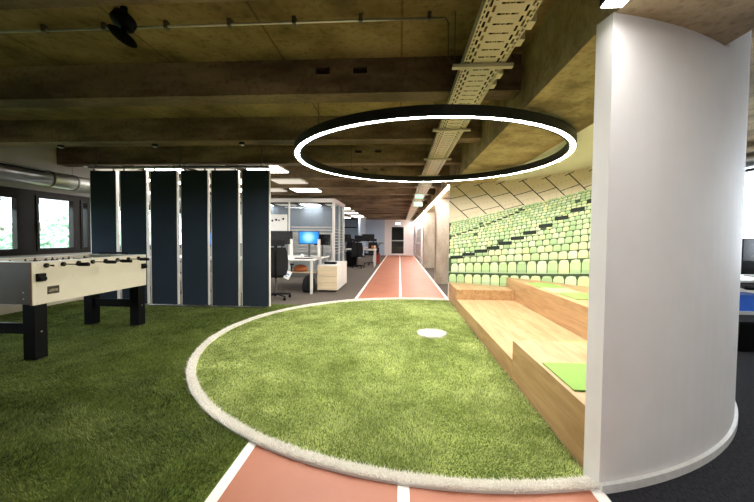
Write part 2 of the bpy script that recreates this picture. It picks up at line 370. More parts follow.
# right-hand office window wall
mb = MB(); wall_x(mb, 6.2, 6.4, -2, 23.6, -.012, ZS, [(3.2, 6.0, .8, 2.5), (6.2, 9.5, .8, 2.5)])
struct('wall_right_office', mb, M['white'])
for i, (a, b) in enumerate(((3.2, 6.0), (6.2, 9.5))):
    fr = MB()
    for (p, q) in ((a, a+.05), (b-.05, b), ((a+b)/2-.03, (a+b)/2+.03)): fr.box(6.2, 6.28, p, q, .8, 2.5)
    fr.box(6.2, 6.28, a, b, .8, .86); fr.box(6.2, 6.28, a, b, 2.44, 2.5)
    wo_ = struct('window_%d' % (i+7), fr, M['darkframe'])
    part('pane', MB().box(6.25, 6.258, a+.03, b-.03, .84, 2.46), M['glass'], wo_)
    bl = MB()
    for k in range(9): bl.box(6.13, 6.16, a+.02, b-.02, 1.45+.12*k, 1.453+.12*k)
    part('blind', bl, M['whitemetal'], wo_, label='open white venetian blind')

# ------------------------------------------------------------------ running tracks and turf
def arc(r, a0, a1, n, z=0): return [(CX+r*math.cos(a0+(a1-a0)*i/n), CY+r*math.sin(a0+(a1-a0)*i/n)) for i in range(n+1)]
def yarc(x, sgn, r=2.55): return CY+sgn*math.sqrt(max(0, r*r-(x-CX)**2))
def strip_to_arc(mb, x0, x1, ya, sgn, z0, z1, n=14):
    xs = [x0+(x1-x0)*i/n for i in range(n+1)]
    if sgn < 0: pts = [(x0, ya), (x1, ya)]+[(x, yarc(x, -1)) for x in xs[::-1]]
    else: pts = [(x, yarc(x, 1)) for x in xs]+[(x1, ya), (x0, ya)]
    mb.extrude(pts, z0, z1); return mb
XL, XM, XR = -.864, .032, .955
for sgn, ya, lab in ((-1, -1.6, 'terracotta running track in the foreground before the white arc'), (1, YE, 'terracotta running track leading down the corridor to the end door')):
    t = thing('running_track', lab, 'running track', (0.03, 1.0 if sgn < 0 else 7, -.01))
    part('lane', strip_to_arc(MB(), XL, XM, ya, sgn, -.011, -.002), M['track'], t, True)
    part('lane', strip_to_arc(MB(), XM, XR+.02, ya, sgn, -.011, -.002), M['track'], t, True)
    for a, b in ((XL-.002, XL+.053), (XM-.028, XM+.028), (XR-.03, XR+.028)):
        part('lane_line', strip_to_arc(MB(), a, b, ya, sgn, -.0019, .0005, 4), M['line'], t, True, label='white painted lane line')
tb = MB(); cpts = arc(2.55, A_F, 2*PI+A_N, 90)
tb.extrude(cpts, -.011, 0.0)
struct('floor_turf_circle', tb, M['turfbase'], label='round field of bright green artificial turf')
tb = MB()
aL = math.acos((XL-CX)/2.55)   # angle on circle where x = XL
y_l = CY-2.55*math.sin(aL)
aT = math.asin((5.95-CY)/2.55)
arcp = [(CX+2.55*math.cos(a), CY+2.55*math.sin(a)) for a in np.linspace(PI-aT, 2*PI-aL, 40)]
tb.extrude(([(XW, -1.6), (XL, -1.6)]+arcp[::-1]+[(XW, 5.95)]), -.011, 0)
struct('floor_turf_outer', tb, M['turfbase'], label='artificial turf beneath the football table, under blades coloured for shade')

def vnoise(x, y, s, seed):
    r = np.random.default_rng(seed); G = r.random((64, 64)); fx = x*s+31.3; fy = y*s+17.7
    ix = np.floor(fx).astype(int); iy = np.floor(fy).astype(int); tx = fx-ix; ty = fy-iy; tx = tx*tx*(3-2*tx); ty = ty*ty*(3-2*ty)
    g = lambda a, b: G[a % 64, b % 64]
    return (g(ix, iy)*(1-tx)+g(ix+1, iy)*tx)*(1-ty)+(g(ix, iy+1)*(1-tx)+g(ix+1, iy+1)*tx)*ty
def blades(name, X, Y, hgt, wid, cols, mat, label, cat, lean=.6, z0=-.002):
    n = len(X); H = hgt*(.7+.6*RNG.random(n)); W = wid*(.7+.6*RNG.random(n))
    th = RNG.random(n)*2*PI; la = (vnoise(X, Y, 1.7, 3)+.6*vnoise(X, Y, 5, 4)-.8)*6
    ln = lean*(.35+.9*vnoise(X, Y, 3.1, 5))
    lx = ln*np.cos(la)+.45*RNG.normal(size=n); ly = ln*np.sin(la)+.45*RNG.normal(size=n)
    dx = np.cos(th)*W/2; dy = np.sin(th)*W/2
    V = np.zeros((n, 5, 3))
    V[:, 0] = np.stack([X-dx, Y-dy, np.full(n, z0)], 1); V[:, 1] = np.stack([X+dx, Y+dy, np.full(n, z0)], 1)
    mx = X+lx*H*.35; my = Y+ly*H*.35; mz = z0+H*.62
    V[:, 2] = np.stack([mx+dx*.8, my+dy*.8, mz], 1); V[:, 3] = np.stack([mx-dx*.8, my-dy*.8, mz], 1)
    V[:, 4] = np.stack([X+lx*H, Y+ly*H, z0+H], 1)
    me = bpy.data.meshes.new(name); me.vertices.add(n*5); me.vertices.foreach_set('co', V.reshape(-1).astype(np.float32))
    b = np.arange(n)[:, None]*5; loops = (b+np.array([0, 1, 2, 3, 3, 2, 4])).reshape(-1)
    me.loops.add(n*7); me.loops.foreach_set('vertex_index', loops.astype(np.int32)); me.polygons.add(n*2)
    st = (np.arange(n)[:, None]*7+np.array([0, 4])).reshape(-1); me.polygons.foreach_set('loop_start', st.astype(np.int32))
    try: me.polygons.foreach_set('loop_total', np.tile([4, 3], n).astype(np.int32))
    except Exception: pass
    at = me.color_attributes.new('tint', 'FLOAT_COLOR', 'POINT'); c = np.ones((n, 5, 4)); c[:, :, :3] = cols[:, None, :]
    at.data.foreach_set('color', c.reshape(-1).astype(np.float32)); me.materials.append(mat); me.update(calc_edges=True)
    o = bpy.data.objects.new(name, me); link(o); return props(o, label, cat, kind='stuff')
def sample(n, x0, x1, y0, y1, keep, near=1.0):
    X = x0+(x1-x0)*RNG.random(n); Y = y0+(y1-y0)*RNG.random(n)
    k = keep(X, Y) & (RNG.random(n) < np.clip((2.4/np.maximum(Y, 1.2))**near, 0, 1)); return X[k], Y[k]
def gcol(X, Y, base, tip):
    t = np.clip(RNG.random(len(X))*.62+.75*(.45*vnoise(X, Y, 2.6, 9)+.35*vnoise(X, Y, 7.5, 12)+.30*vnoise(X, Y, 17, 13))-.22, 0, 1); t = np.clip(.5+(t-.5)*1.35, 0, 1); b = np.array(base); e = np.array(tip)
    return b+(e-b)*t[:, None]
rad = lambda X, Y: np.hypot(X-CX, Y-CY)
X, Y = sample(430000, -2.3, .97, 1.6, 6.85, lambda X, Y: rad(X, Y) < 2.52)
blades('turf_grass', X, Y, .0135, .0040, gcol(X, Y, (.19, .24, .055), (.82, .89, .38)), M['grass'], 'bright green artificial grass inside the white circle', 'grass')
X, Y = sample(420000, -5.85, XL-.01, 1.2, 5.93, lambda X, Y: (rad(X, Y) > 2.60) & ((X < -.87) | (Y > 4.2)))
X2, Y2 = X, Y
blades('turf_grass', X2, Y2, .017, .0045, gcol(X2, Y2, (.04, .062, .013), (.25, .29, .078)), M['grass'], 'artificial grass around the football table legs, colour darkened as shade', 'grass')  # same grass as the circle, blade colour darkened for the weaker light here
# white fuzzy border
nb = 90000; a = A_F+(2*PI+A_N-A_F)*RNG.random(nb); r = RO-.012-.058*RNG.random(nb)
X = CX+r*np.cos(a); Y = CY+r*np.sin(a); k = (X < .975)
X, Y = X[k], Y[k]
border = thing('white_circle_border', 'white tufted line curving around the green turf circle', 'line', (CX, CY-2.55, 0))
bs = MB(); NA = 120
for i in range(NA):
    a0 = A_F+.03+(2*PI+A_N-A_F-.04)*i/NA; a1 = A_F+.03+(2*PI+A_N-A_F-.04)*(i+1)/NA
    prof = [(RO-.006, -.01), (RO-.008, .010), (RO-.02, .014), (RO-.062, .014), (RO-.076, .008), (RO-.078, -.01)]
    for (p, q) in zip(prof, prof[1:]): bs.quad(onc(p[0], a0, p[1]), onc(p[0], a1, p[1]), onc(q[0], a1, q[1]), onc(q[0], a0, q[1]))
part('border_base', bs, M['line'], border, True)
o = blades('pile', X, Y, .026, .006, np.clip(.93+.05*RNG.normal(size=(len(X), 1)), .7, .97)*np.array([[1, .975, .92]]), M['fuzz'], None, None, .2)
o.parent = border; o.location = tuple(-x for x in border.location)
if 'label' in o: del o['label']
# centre spot
sp = thing('centre_spot', 'round white spot at the middle of the turf circle', 'spot', (.41, 4.28, 0))
part('spot_disc', MB().lathe([(0.0001, .024), (.15, .024), (.165, .018), (.167, -.002)], 0, 0, 40), M['line'], sp)
nb = 6000; a = 2*PI*RNG.random(nb); r = .168*np.sqrt(RNG.random(nb))
o = blades('pile', .41+r*np.cos(a), 4.28+r*np.sin(a), .036, .006, np.clip(.82+.06*RNG.normal(size=(nb, 1)), .6, .95)*np.array([[1, .98, .94]]), M['fuzz'], None, None, .2)
o.parent = sp; o.location = tuple(-x for x in sp.location)

# ------------------------------------------------------------------ mural (flat print on the curved wall)
mu = MB(); DEG = PI/180
def mq(a, z, e): 
    r = r_in(a)-.004-e; return onc(r, a, z)
A0, A1 = 77.25*DEG, -76.0*DEG
def zs(a, s):   # perspective rows: s 0 bottom row top .. 1 top of the stand
    t = min(1.0, max(0.0, (77-a/DEG)/55)); tt = t if t < 1 else 1
    lo = .50+.05*t+.12*t*t; hi = 1.52+.60*t-.165*t*t
    return lo+(hi-lo)*s
NS = 110
for i in range(NS):
    a = A0+(A1-A0)*i/NS; b = A0+(A1-A0)*(i+1)/NS
    mu.quad(mq(a, .33, 0), mq(b, .33, 0), mq(b, zs(b, .985), 0), mq(a, zs(a, .985), 0), (.045, .075, .035))
    mu.quad(mq(a, zs(a, .985), 0), mq(b, zs(b, .985), 0), mq(b, 2.252, 0), mq(a, 2.252, 0), (.70, .61, .45))
def mline(a0, z0, a1, z1, w, col, e=.0012):
    n_ = max(1, int(abs(a1-a0)/(3*DEG))+1); R = 2.6
    dx = (a1-a0)*R; dz = z1-z0; L_ = math.hypot(dx, dz); nx = -dz/L_*w/2/R; nz = dx/L_*w/2
    for i in range(n_):
        p = i/n_; q = (i+1)/n_
        u0 = a0+(a1-a0)*p; v0 = z0+(z1-z0)*p; u1 = a0+(a1-a0)*q; v1 = z0+(z1-z0)*q
        if v1 > 2.25 or v0 > 2.25: continue
        mu.quad(mq(u0-nx, v0-nz, e), mq(u1-nx, v1-nz, e), mq(u1+nx, v1+nz, e), mq(u0+nx, v0+nz, e), col)
# roof grid
def seat_top_cross(a):     # follow a roof bar down to the stand
    st = a
    while True:
        z = 2.235-.0445*(a-st)/DEG
        if z < zs(st, .99) or a-st > 25*DEG: return st, z
        st -= .2*DEG
BAR = (.015, .015, .015)
for k in range(16):
    a = (84.0-8.75*k)*DEG
    if a < A1+14*DEG: break
    e_, ze = seat_top_cross(a); zt = 2.215; f0 = lambda q: 2.235-.0445*(a-q)/DEG
    st = min(a-.3*DEG, A0)
    mline(st, f0(st), e_, ze, .016, BAR)
    if a-.3*DEG < A0: mline(a+1.0*DEG if a+1.0*DEG < A0 else A0, 2.195, a-2.4*DEG, 2.235, .012, BAR)
    for (zc, rise) in ((2.03, .065), (1.80, .07), (1.58, .06)):
        # cross bar from this bar up to the next one on the right
        qa = a-(2.235-(zc-rise))/.0445*DEG; qb = a-8.75*DEG-(2.235-zc)/.0445*DEG
        qb2 = qb; za, zb2 = zc-rise, zc
        if qb > A0: continue
        if qa > A0: za += (zb2-za)*(qa-A0)/(qa-qb); qa = A0
        if zb2 < zs(qb2, 1.0): 
            continue
        mline(qa, za, qb2, zb2, .011, BAR)
    for i in range(5):
        for j in range(4):
            pz = 2.20-.115*i+.012*j; pa = a-(2.235-pz)/.0445*DEG-(j+.6)*2.0*DEG
            if pa < A0-.01 and pz > zs(pa, 1.03) and pz < 2.24: mline(pa, pz, pa-.28*DEG, pz, .010, (.28, .22, .14), .0014)
for i in range(NS):     # thin railing along the top of the stand
    a = A0+(A1-A0)*i/NS; b = A0+(A1-A0)*(i+1)/NS
    mline(a, zs(a, 1.065), b, zs(b, 1.065), .004, (.42, .34, .24), .0016)
    if i % 2 == 0: mline(a, zs(a, .98), a-.04*DEG, zs(a, 1.065), .004, (.42, .34, .24), .0016)
rows = [0, .20, .305, .395, .475, .545, .605, .66, .71, .755, .795, .832, .867, .90, .932, .962, .99]
pal = [(.38, .52, .26), (.45, .58, .31), (.55, .62, .30), (.63, .67, .35), (.55, .63, .41), (.34, .48, .24), (.47, .60, .36)]
rs = random.Random(4)
for k in range(len(rows)):
    s = rows[k]; sb = (rows[k]-rows[k-1]) if k else .17
    a = A0-rs.random()*.02
    while a > A1+.1:
        t = min(1, (77-a/DEG)/55); wv = (.142+.085*t)*float(np.interp(s, [0, .2, .3, .4, .5, .7, 1], [1, .93, .80, .68, .60, .46, .34]))  # seat pitch on the wall
        wv = max(wv, .05)
        da = wv/2.6; b = a-da
        zt = zs((a+b)/2, s); zb_ = zs((a+b)/2, s-sb*.9)
        if k == 0: zb_ = zt-.20
        hgt = zt-zb_; dz = (zs(b, s)-zs(a, s))
        c = rs.choice(pal); j = 1+.10*(rs.random()-.5); c = tuple(min(.9, x*j) for x in c)
        g = .06
        cols_t = [(g*.5, .70), (.16, .95), (.5, 1.0), (.84, .96), (1-g, .72)]
        e = .0022
        if rs.random() > .012 or k < 5:
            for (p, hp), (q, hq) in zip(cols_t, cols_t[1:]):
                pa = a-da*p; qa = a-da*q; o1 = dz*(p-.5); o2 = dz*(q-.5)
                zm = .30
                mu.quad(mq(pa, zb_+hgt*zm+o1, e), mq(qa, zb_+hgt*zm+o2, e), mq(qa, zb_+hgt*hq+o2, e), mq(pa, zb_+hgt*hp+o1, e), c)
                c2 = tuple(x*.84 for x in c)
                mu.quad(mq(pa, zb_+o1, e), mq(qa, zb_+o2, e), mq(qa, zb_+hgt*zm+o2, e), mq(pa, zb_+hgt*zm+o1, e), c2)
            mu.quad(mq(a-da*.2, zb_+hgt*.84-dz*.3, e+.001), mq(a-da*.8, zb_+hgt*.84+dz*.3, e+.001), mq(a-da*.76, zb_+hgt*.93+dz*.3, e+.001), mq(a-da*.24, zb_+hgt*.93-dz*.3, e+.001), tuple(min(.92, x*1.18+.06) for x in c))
        a = b
    # rail under the second row
for i in range(NS):
    a = A0+(A1-A0)*i/NS; b = A0+(A1-A0)*(i+1)/NS; mline(a, zs(a, .035), b, zs(b, .035), .014, (.30, .42, .26), .0030); mline(a, zs(a, .022), b, zs(b, .022), .008, (.02, .03, .02), .0034)
def band(A, n_, lw, hh):
    for i in range(n_):
        f = i/(n_-1)
        for j in range(len(A)-1):
            if A[j][0] <= f <= A[j+1][0]:
                g = (f-A[j][0])/(A[j+1][0]-A[j][0]); dg = A[j][1]+(A[j+1][1]-A[j][1])*g; s = A[j][2]+(A[j+1][2]-A[j][2])*g
        a = dg*DEG; b = a-lw/2.6; z = zs(a, s)
        mu.quad(mq(a, z-hh, .0042), mq(b, z-hh*.7, .0042), mq(b, z+hh*.3, .0042), mq(a, z, .0042), (.012, .02, .015))
band([(0, 76.6, .345), (.32, 61, .47), (.6, 47.8, .625), (1, 24, .875)], 11, .235, .062)
band([(0, 76.6, .735), (.5, 62.5, .84), (1, 49, .945)], 13, .085, .026)
solid('stadium_mural', mu, M['print'], 'printed mural of rows of pale green stadium seats on the curved wall', 'mural', loc=onc(2.6, 0, .34))

# ------------------------------------------------------------------ wooden tribune
Z1, Z2, Z3 = .165, .335, .505; XF, XS = .975, 1.93
def arc_in(z_in, x): # y extents inside wall at given x
    return x
def wall_pts(y0, y1, off=.012, nn=24):      # points along the inner wall with Y between, right side, increasing a
    out = []
    for a in np.linspace(A_N, A_F, 160):
        q = r_in(a)-off; x, y = CX+q*math.cos(a), CY+q*math.sin(a)
        if y0 <= y <= y1: out.append((x, y))
    return out
def yw(x, sgn, off=.012):
    best = None
    for a in np.linspace(A_N, A_F, 600):
        q = r_in(a)-off; X_, Y_ = CX+q*math.cos(a), CY+q*math.sin(a)
        if (a > 0) == (sgn > 0) and (best is None or abs(X_-x) < best[0]): best = (abs(X_-x), Y_)
    return best[1]
def wood_block(name, label, pts, z0, z1, grp=None):
    t = thing(name, label, 'seating step', (sum(p[0] for p in pts)/len(pts), sum(p[1] for p in pts)/len(pts), max(0, z0)), group=grp)
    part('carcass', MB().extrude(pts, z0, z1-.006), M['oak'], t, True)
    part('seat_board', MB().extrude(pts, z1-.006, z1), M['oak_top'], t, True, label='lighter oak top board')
    return t
def span(x0, x1, sgn, off=.012, n=10):
    return [(x, yw(x, sgn, off)) for x in np.linspace(x0, x1, n)]
low = [(XF, 2.99), (XS, 2.99), (XS, 5.88), (XF, 5.88)]
wood_block('tribune_step', 'low oak step in front, open stretch between the two taller blocks', low, -.01, Z1)
near = [(x, y) for x, y in span(XF, XS, -1)]+[(XS, 2.985), (XF, 2.985)]
wood_block('tribune_block', 'near oak block of the tribune against the white curved wall end', near, -.01, Z2)
far = [(XF, 5.885), (XS, 5.885)]+[(x, y) for x, y in span(XF, XS, 1)][::-1]
wood_block('tribune_block', 'far oak block of the tribune beside the corridor edge', far, -.01, Z2)
back = wall_pts(yw(XS+.005, -1), yw(XS+.005, 1)); back = [(XS+.004, yw(XS+.005, -1)+.002)]+[p for p in back if p[0] > XS+.01]+[(XS+.004, yw(XS+.005, 1)-.002)]
wood_block('tribune_tier', 'tall rear oak tier running along beneath the seat mural', back, -.01, Z3)
def pad(label, pts, z, mat):
    c = (sum(p[0] for p in pts)/4, sum(p[1] for p in pts)/4, z)
    area = sum(pts[i][0]*pts[(i+1) % 4][1]-pts[(i+1) % 4][0]*pts[i][1] for i in range(4))
    if area < 0: pts = pts[::-1]
    return solid('seat_pad', MB().extrude(pts, z+.0005, z+.011), mat, label, 'seat pad', 'felt pads on the tribune', bev=.003, loc=c)
def rp(x0, x1, y0, y1): return [(x0, y0), (x1, y0), (x1, y1), (x0, y1)]
PADS = True
pad('lime felt pad on the near oak block beside the white wall end', rp(1.0, 1.42, 2.0, 2.44), Z2, M['pad_green'])
pad('lime felt pad farthest along the rear oak tier', rp(2.0, 2.35, 5.03, 5.50), Z3, M['pad_green'])
pad('pale lime felt pad between two greener pads on the rear tier', rp(1.99, 2.35, 4.56, 4.99), Z3, M['pad_pale'])
pad('lime felt pad on the rear tier, second greener one from the far end', rp(2.04, 2.40, 4.10, 4.51), Z3, M['pad_green'])
pad('lime felt pad on the low oak step against the rear riser', rp(1.62, 1.92, 3.18, 3.56), Z1, M['pad_green'])

# ------------------------------------------------------------------ ring light
ZR = 2.12; RX, RY, RR = .322, 4.201, 1.554
t = thing('ring_pendant', 'large black ring pendant light glowing white above the turf circle', 'light', (RX, RY, ZR))
part('housing', MB().lathe([(RR, .0), (RR, .085), (RR-.075, .085), (RR-.075, 0), (RR-.053, .0), (RR-.053, .006), (RR-.008, .006), (RR-.008, 0), (RR, 0)], 0, 0, 128), M['ringblack'], t)
part('diffuser', MB().lathe([(RR-.053, .003), (RR-.008, .003)], 0, 0, 128), M['ring_light'], t, label='glowing white diffuser')
for k in range(4):
    a = PI/4+k*PI/2; x, y = (RR-.04)*math.cos(a), (RR-.04)*math.sin(a)
    part('suspension_cable', MB().tube((x, y, .08), (x, y, (BZ if x+RX > BX0 else ZS)-ZR), .0022, n=6), M['black'], t)
# linear luminaire on the beam edge by the camera, strip along the corridor
t = thing('linear_luminaire', 'short bright linear light at the beam edge above the white wall end', 'light', (.9, 0, BZ))
part('housing', MB().box(.86, .955, -1.4, 1.60, 2.215, 2.26), M['black'], t, True)
part('diffuser', MB().box(.865, .95, -1.395, 1.595, 2.208, 2.2149), M['near_strip'], t, True, label='glowing diffuser')
t = thing('linear_luminaire', 'long glowing strip light following the corridor beam edge', 'light', (.9, 14, BZ))
part('housing', MB().box(.93, .978, 6.95, YE-.1, 2.215, 2.27), M['whitemetal'], t, True)
part('diffuser', MB().box(.932, .976, 6.94, YE-.12, 2.207, 2.2149), M['strip'], t, True, label='glowing diffuser')

# ------------------------------------------------------------------ cable tray
def tray():
    t = thing('cable_tray', 'perforated cream metal cable tray hung beneath the slab', 'cable tray', (.55, 8, 2.36))
    x0, x1 = .41, .68; y0, y1 = -1.5, 9.3; z = 2.36
    mb = MB(); P = .085; cell = 0; y = y0
    # slot pattern per module: outer columns of lengthwise slots, centre crosswise dashes
    xs = [x0, .416, .425, .434, .447, .456, .470, .490, .528, .534, .556, .562, .600, .620, .634, .643, .656, .665, .674, x1]
    def hole(xm, f):
        if .416 < xm < .425 or .665 < xm < .674: return .1 < f < .4 or .6 < f < .9
        if .434 < xm < .447 or .643 < xm < .656: return .2 < f < .8
        if .456 < xm < .470 or .620 < xm < .634: return f < .3 or f > .7
        if .490 < xm < .528 or .562 < xm < .600: return .42 < f < .58
        if .534 < xm < .556: return .44 < f < .56
        return False
    fs = [0, .1, .2, .3, .4, .42, .44, .56, .58, .6, .7, .8, .9, 1]
    while y < y1:
        for fa, fb in zip(fs, fs[1:]):
            run = None
            for a, b in zip(xs, xs[1:]):
                if hole((a+b)/2, (fa+fb)/2):
                    if run is not None: mb.quad((run, y+P*fa, z), (run, y+P*fb, z), (a, y+P*fb, z), (a, y+P*fa, z)); run = None
                elif run is None: run = a
            if run is not None: mb.quad((run, y+P*fa, z), (run, y+P*fb, z), (x1, y+P*fb, z), (x1, y+P*fa, z))
        y += P
    part('base_plate', mb, M['tray'], t, True)
    part('base_plate', MB().box(x0, x1, y1, YE-.1, z, z+.002), M['tray'], t, True)
    part('side_rail', MB().box(x0-.002, x0, y0, YE-.1, z-.001, z+.055), M['tray'], t, True)
    part('side_rail', MB().box(x1, x1+.002, y0, YE-.1, z-.001, z+.055), M['tray'], t, True)
    cb = MB(); rr = random.Random(3)
    for k in range(9):
        x = .44+.025*k; pts = [(x+rr.uniform(-.01, .01), y_, z+.014+rr.uniform(0, .02)) for y_ in np.linspace(y0, YE-.2, 30)]; cb.path(pts, .008, 6)
    part('cable', cb, M['black'], t, True, label='dark cables lying in the tray')
    for k in range(15):
        y = 2.375+1.36*(k-1)
        if y > YE-.3: break
        b = MB().box(.34, .735, y-.02, y+.02, z-.024, z-.022).box(.34, .735, y-.02, y-.018, z-.024, z-.003).box(.34, .735, y+.018, y+.02, z-.024, z-.003)
        for j in range(6): b.box(.385+.06*j, .42+.06*j, y-.022, y-.0205, z-.016, z-.010)
        bo = part('bracket', b, M['tray'], t, True)
        for xx in (.355, .72): part('threaded_rod', MB().tube((xx, y, z-.024), (xx, y, ZS), .004, n=6), M['greymetal'], bo, True)
    for (y, z_) in ((1.95, 2.40), (2.12, 2.40), (2.55, 2.40), (2.72, 2.40)):
        part('junction_box', MB().box(x1+.002, x1+.045, y, y+.08, z_-.025, z_+.03), M['tray'], t, True, .003)
tray()
# exit signs
def exit_sign(lab, x, y, z, w, h):
    t = thing('exit_sign', lab, 'sign', (x, y, z))
    part('housing', MB().box(-w/2, w/2, 0, .03, -h/2, h/2), M['exit_green'], t)
    g = MB(); s = h
    g.lathe([(0.0001, 0), (s*.07, 0)], 0, 0, 12, Matrix.Translation((-.02*s, -.002, .27*s)) @ Matrix.Rotation(PI/2, 4, 'X'))
    def bar(x0, z0, x1, z1, r): 
        d_ = Vector((x1-x0, 0, z1-z0)); n_ = Vector((-d_.z, 0, d_.x)).normalized()*r
        a_ = Vector((x0, -.002, z0)); b_ = Vector((x1, -.002, z1)); g.quad(a_-n_, b_-n_, b_+n_, a_+n_)
    for q in ((0, .18, -.05, -.05, .055), (-.05, -.05, .08, -.14, .04), (.08, -.14, .05, -.32, .035), (-.05, -.05, -.14, -.18, .04), (-.14, -.18, -.3, -.2, .035), (0, .15, .14, .06, .03), (0, .15, -.16, .08, .03), (.35, -.33, .35, .33, .13), (-.7, 0, -.4, 0, .05), (-.55, .12, -.7, 0, .04), (-.55, -.12, -.7, 0, .04)):
        bar(*[v*s for v in q])
    part('pictogram', g, M['exit_white'], t, label='white running figure and doorway')
    for e in (-w/2+.02, w/2-.025): part('hanger', MB().box(e, e+.005, .01, .015, h/2, 2.36-z), M['greymetal'], t)
exit_sign('green running-figure exit sign hanging lower beneath the cable tray', .52, 10.0, 2.175, .25, .13)
exit_sign('paler green exit sign hanging nearer beneath the tray', .44, 8.0, 2.155, .19, .09)
t = thing('exit_sign', 'small glowing exit light above the glazed end door', 'sign', (-.12, YE-.06, 2.16))
part('housing', MB().box(-.16, .16, 0, .05, -.07, .07), M['whitemetal'], t); part('lit_face', MB().box(-.15, .15, -.004, 0, -.06, .06), M['exit_lamp'], t)

# ------------------------------------------------------------------ conduit, ceiling speaker, small ceiling fittings
t = thing('conduit', 'thin metal conduit pipe clipped along the slab', 'pipe', (-3, 2.38, 2.69))
part('pipe', MB().tube((-5.9, 2.38, 2.675), (.22, 2.38, 2.675), .009, n=10), M['silver'], t, True, smooth=True)
part('drop_wire', MB().path([(.22, 2.38, 2.675), (.29, 2.38, 2.675), (.31, 2.39, 2.65), (.315, 2.4, 2.42), (.36, 2.42, 2.37), (.40, 2.42, 2.37)], .004), M['greymetal'], t, True)
for k in range(13): part('clamp', MB().box(-5.35+.46*k, -5.325+.46*k, 2.362, 2.398, 2.66, ZS), M['greymetal'], t, True)
t = thing('ceiling_speaker', 'black tilted disc fitting on a stem under the slab', 'ceiling fitting', (-1.84, 2.22, ZS))
Mt = Matrix.Translation((.0, 0, -.085)) @ Matrix.Rotation(-.35, 4, 'X') @ Matrix.Rotation(.30, 4, 'Y')
part('mount', MB().lathe([(.0001, .03), (.06, .03), (.072, .02), (.075, -.03), (.06, -.042), (.0001, -.045)], 0, 0, 28, Mt), M['black'], t, smooth=True)
part('ceiling_stem', MB().tube((0, 0, 0), (0, 0, -.05), .02), M['matblack'], t); part('stem', MB().tube((.0, 0, -.11), (-.005, 0, -.19), .013), M['matblack'], t)
Mt = Matrix.Translation((-.01, 0, -.19)) @ Matrix.Rotation(-.30, 4, 'X') @ Matrix.Rotation(.36, 4, 'Y')
part('disc_head', MB().lathe([(.0001, .008), (.082, .006), (.09, 0), (.082, -.007), (.0001, -.009)], 0, 0, 32, Mt), M['matblack'], t, smooth=True)
def fit(x, y, z, lab):
    t = thing('ceiling_detector', lab, 'ceiling fitting', (x, y, z), group=None)
    part('body', MB().lathe([(.0001, 0), (.035, 0), (.04, -.016), (.034, -.03)], 0, 0, 18), M['black'], t, smooth=True)
    part('lens', MB().lathe([(.033, -.03), (.02, -.042), (.0001, -.046)], 0, 0, 18), M['silver'], t, smooth=True)
fit(-2.06, 4.40, ZB, 'small round detector under the second beam left of the ring light')
fit(-3.28, 4.45, ZB, 'middle small round detector under the second beam')
fit(-4.62, 4.45, ZB, 'leftmost small round detector under the second beam near the duct')

# ------------------------------------------------------------------ ventilation duct
t = thing('ventilation_duct', 'silver round ventilation duct along the left wall under the slab', 'duct', (-5.72, 3, 2.12))
def ribbed(mb, ya, yb, r, n=24, amp=.004, pitch=.03):
    m_ = int((yb-ya)/pitch*2); prof = [(r+(amp if k % 2 else 0), ya+(yb-ya)*k/m_) for k in range(m_+1)]
    mb.lathe(prof, 0, 0, n, Matrix.Translation((-5.74, 0, 2.11)) @ Matrix.Rotation(-PI/2, 4, 'X') @ Matrix.Identity(4)); return mb
part('smooth_pipe', ribbed(MB(), -1.9, 5.30, .125, 28, .0, .4), M['silver'], t, True, smooth=True)
part('flexible_pipe', ribbed(MB(), 5.30, 12, .125, 28, .005, .022), M['silver'], t, True, label='ribbed flexible section')
part('slot_diffuser', MB().box(-5.655, -5.60, .2, 5.15, 2.185, 2.20, ), M['black'], t, True, label='black slot along the duct')
for y in (5.30, 5.72, 3.2): part('collar', MB().lathe([(.128, y-.015), (.137, y-.012), (.137, y+.012), (.128, y+.015)], 0, 0, 28, Matrix.Translation((-5.74, 0, 2.11)) @ Matrix.Rotation(-PI/2, 4, 'X')), M['greymetal'], t, True)
for y in (5.72, 3.2, .5): part('hanger_rod', MB().tube((-5.74, y, 2.24), (-5.74, y, ZS), .005, n=6), M['greymetal'], t, True)

# ------------------------------------------------------------------ navy acoustic lamellas
def lamella():
    t = thing('acoustic_panel', 'x', 'acoustic panel', (0, 0, 0), group='navy acoustic panels standing in a row')
    part('felt_face', MB().box(-.226, .226, -.004, .05, 0, 2.265), M['navy'], t, bev=.003)
    for e in (.227, -.237): part('edge_profile', MB().box(e, e+.010, -.004, .055, 0, 2.265), M['panel_edge'], t, label='pale metal edge profile')
    part('back_board', MB().box(-.226, .226, .051, .062, 0, 2.265), M['panel_edge'], t)
    for e in (-.19, .16): part('foot', MB().box(e, e+.03, .015, .04, -.014, 0), M['panel_edge'], t); part('top_hanger', MB().box(e, e+.02, .02, .035, 2.265, 2.305), M['greymetal'], t)
    return t
labs = ['navy acoustic panel nearest the windows, leftmost of the row of six', 'second navy panel from the windows, behind the football table end', 'third navy panel from the windows, middle of the row', 'fourth navy panel from the windows, middle of the row', 'fifth navy panel from the windows, beside the last one', 'navy acoustic panel at the office end, rightmost of the row of six']
p0 = lamella()
for i, (a, b) in enumerate([(-5.295, -4.831), (-4.751, -4.293), (-4.216, -3.75), (-3.678, -3.213), (-3.153, -2.683), (-2.614, -2.17)]):
    o = p0 if i == 0 else copy_tree(p0); o.location = ((a+b)/2, 5.6, .032); o['label'] = labs[i]
t = thing('panel_rail', 'grey metal rail above the row of navy panels', 'rail', (-3.7, 5.61, 2.35))
part('top_rail', MB().box(-5.30, -2.16, 5.56, 5.66, 2.337, 2.365), M['greymetal'], t, True)
for x in (-5.2, -3.7, -2.3): part('rail_hanger', MB().box(x, x+.02, 5.60, 5.62, 2.365, ZB if False else ZS), M['greymetal'], t, True)

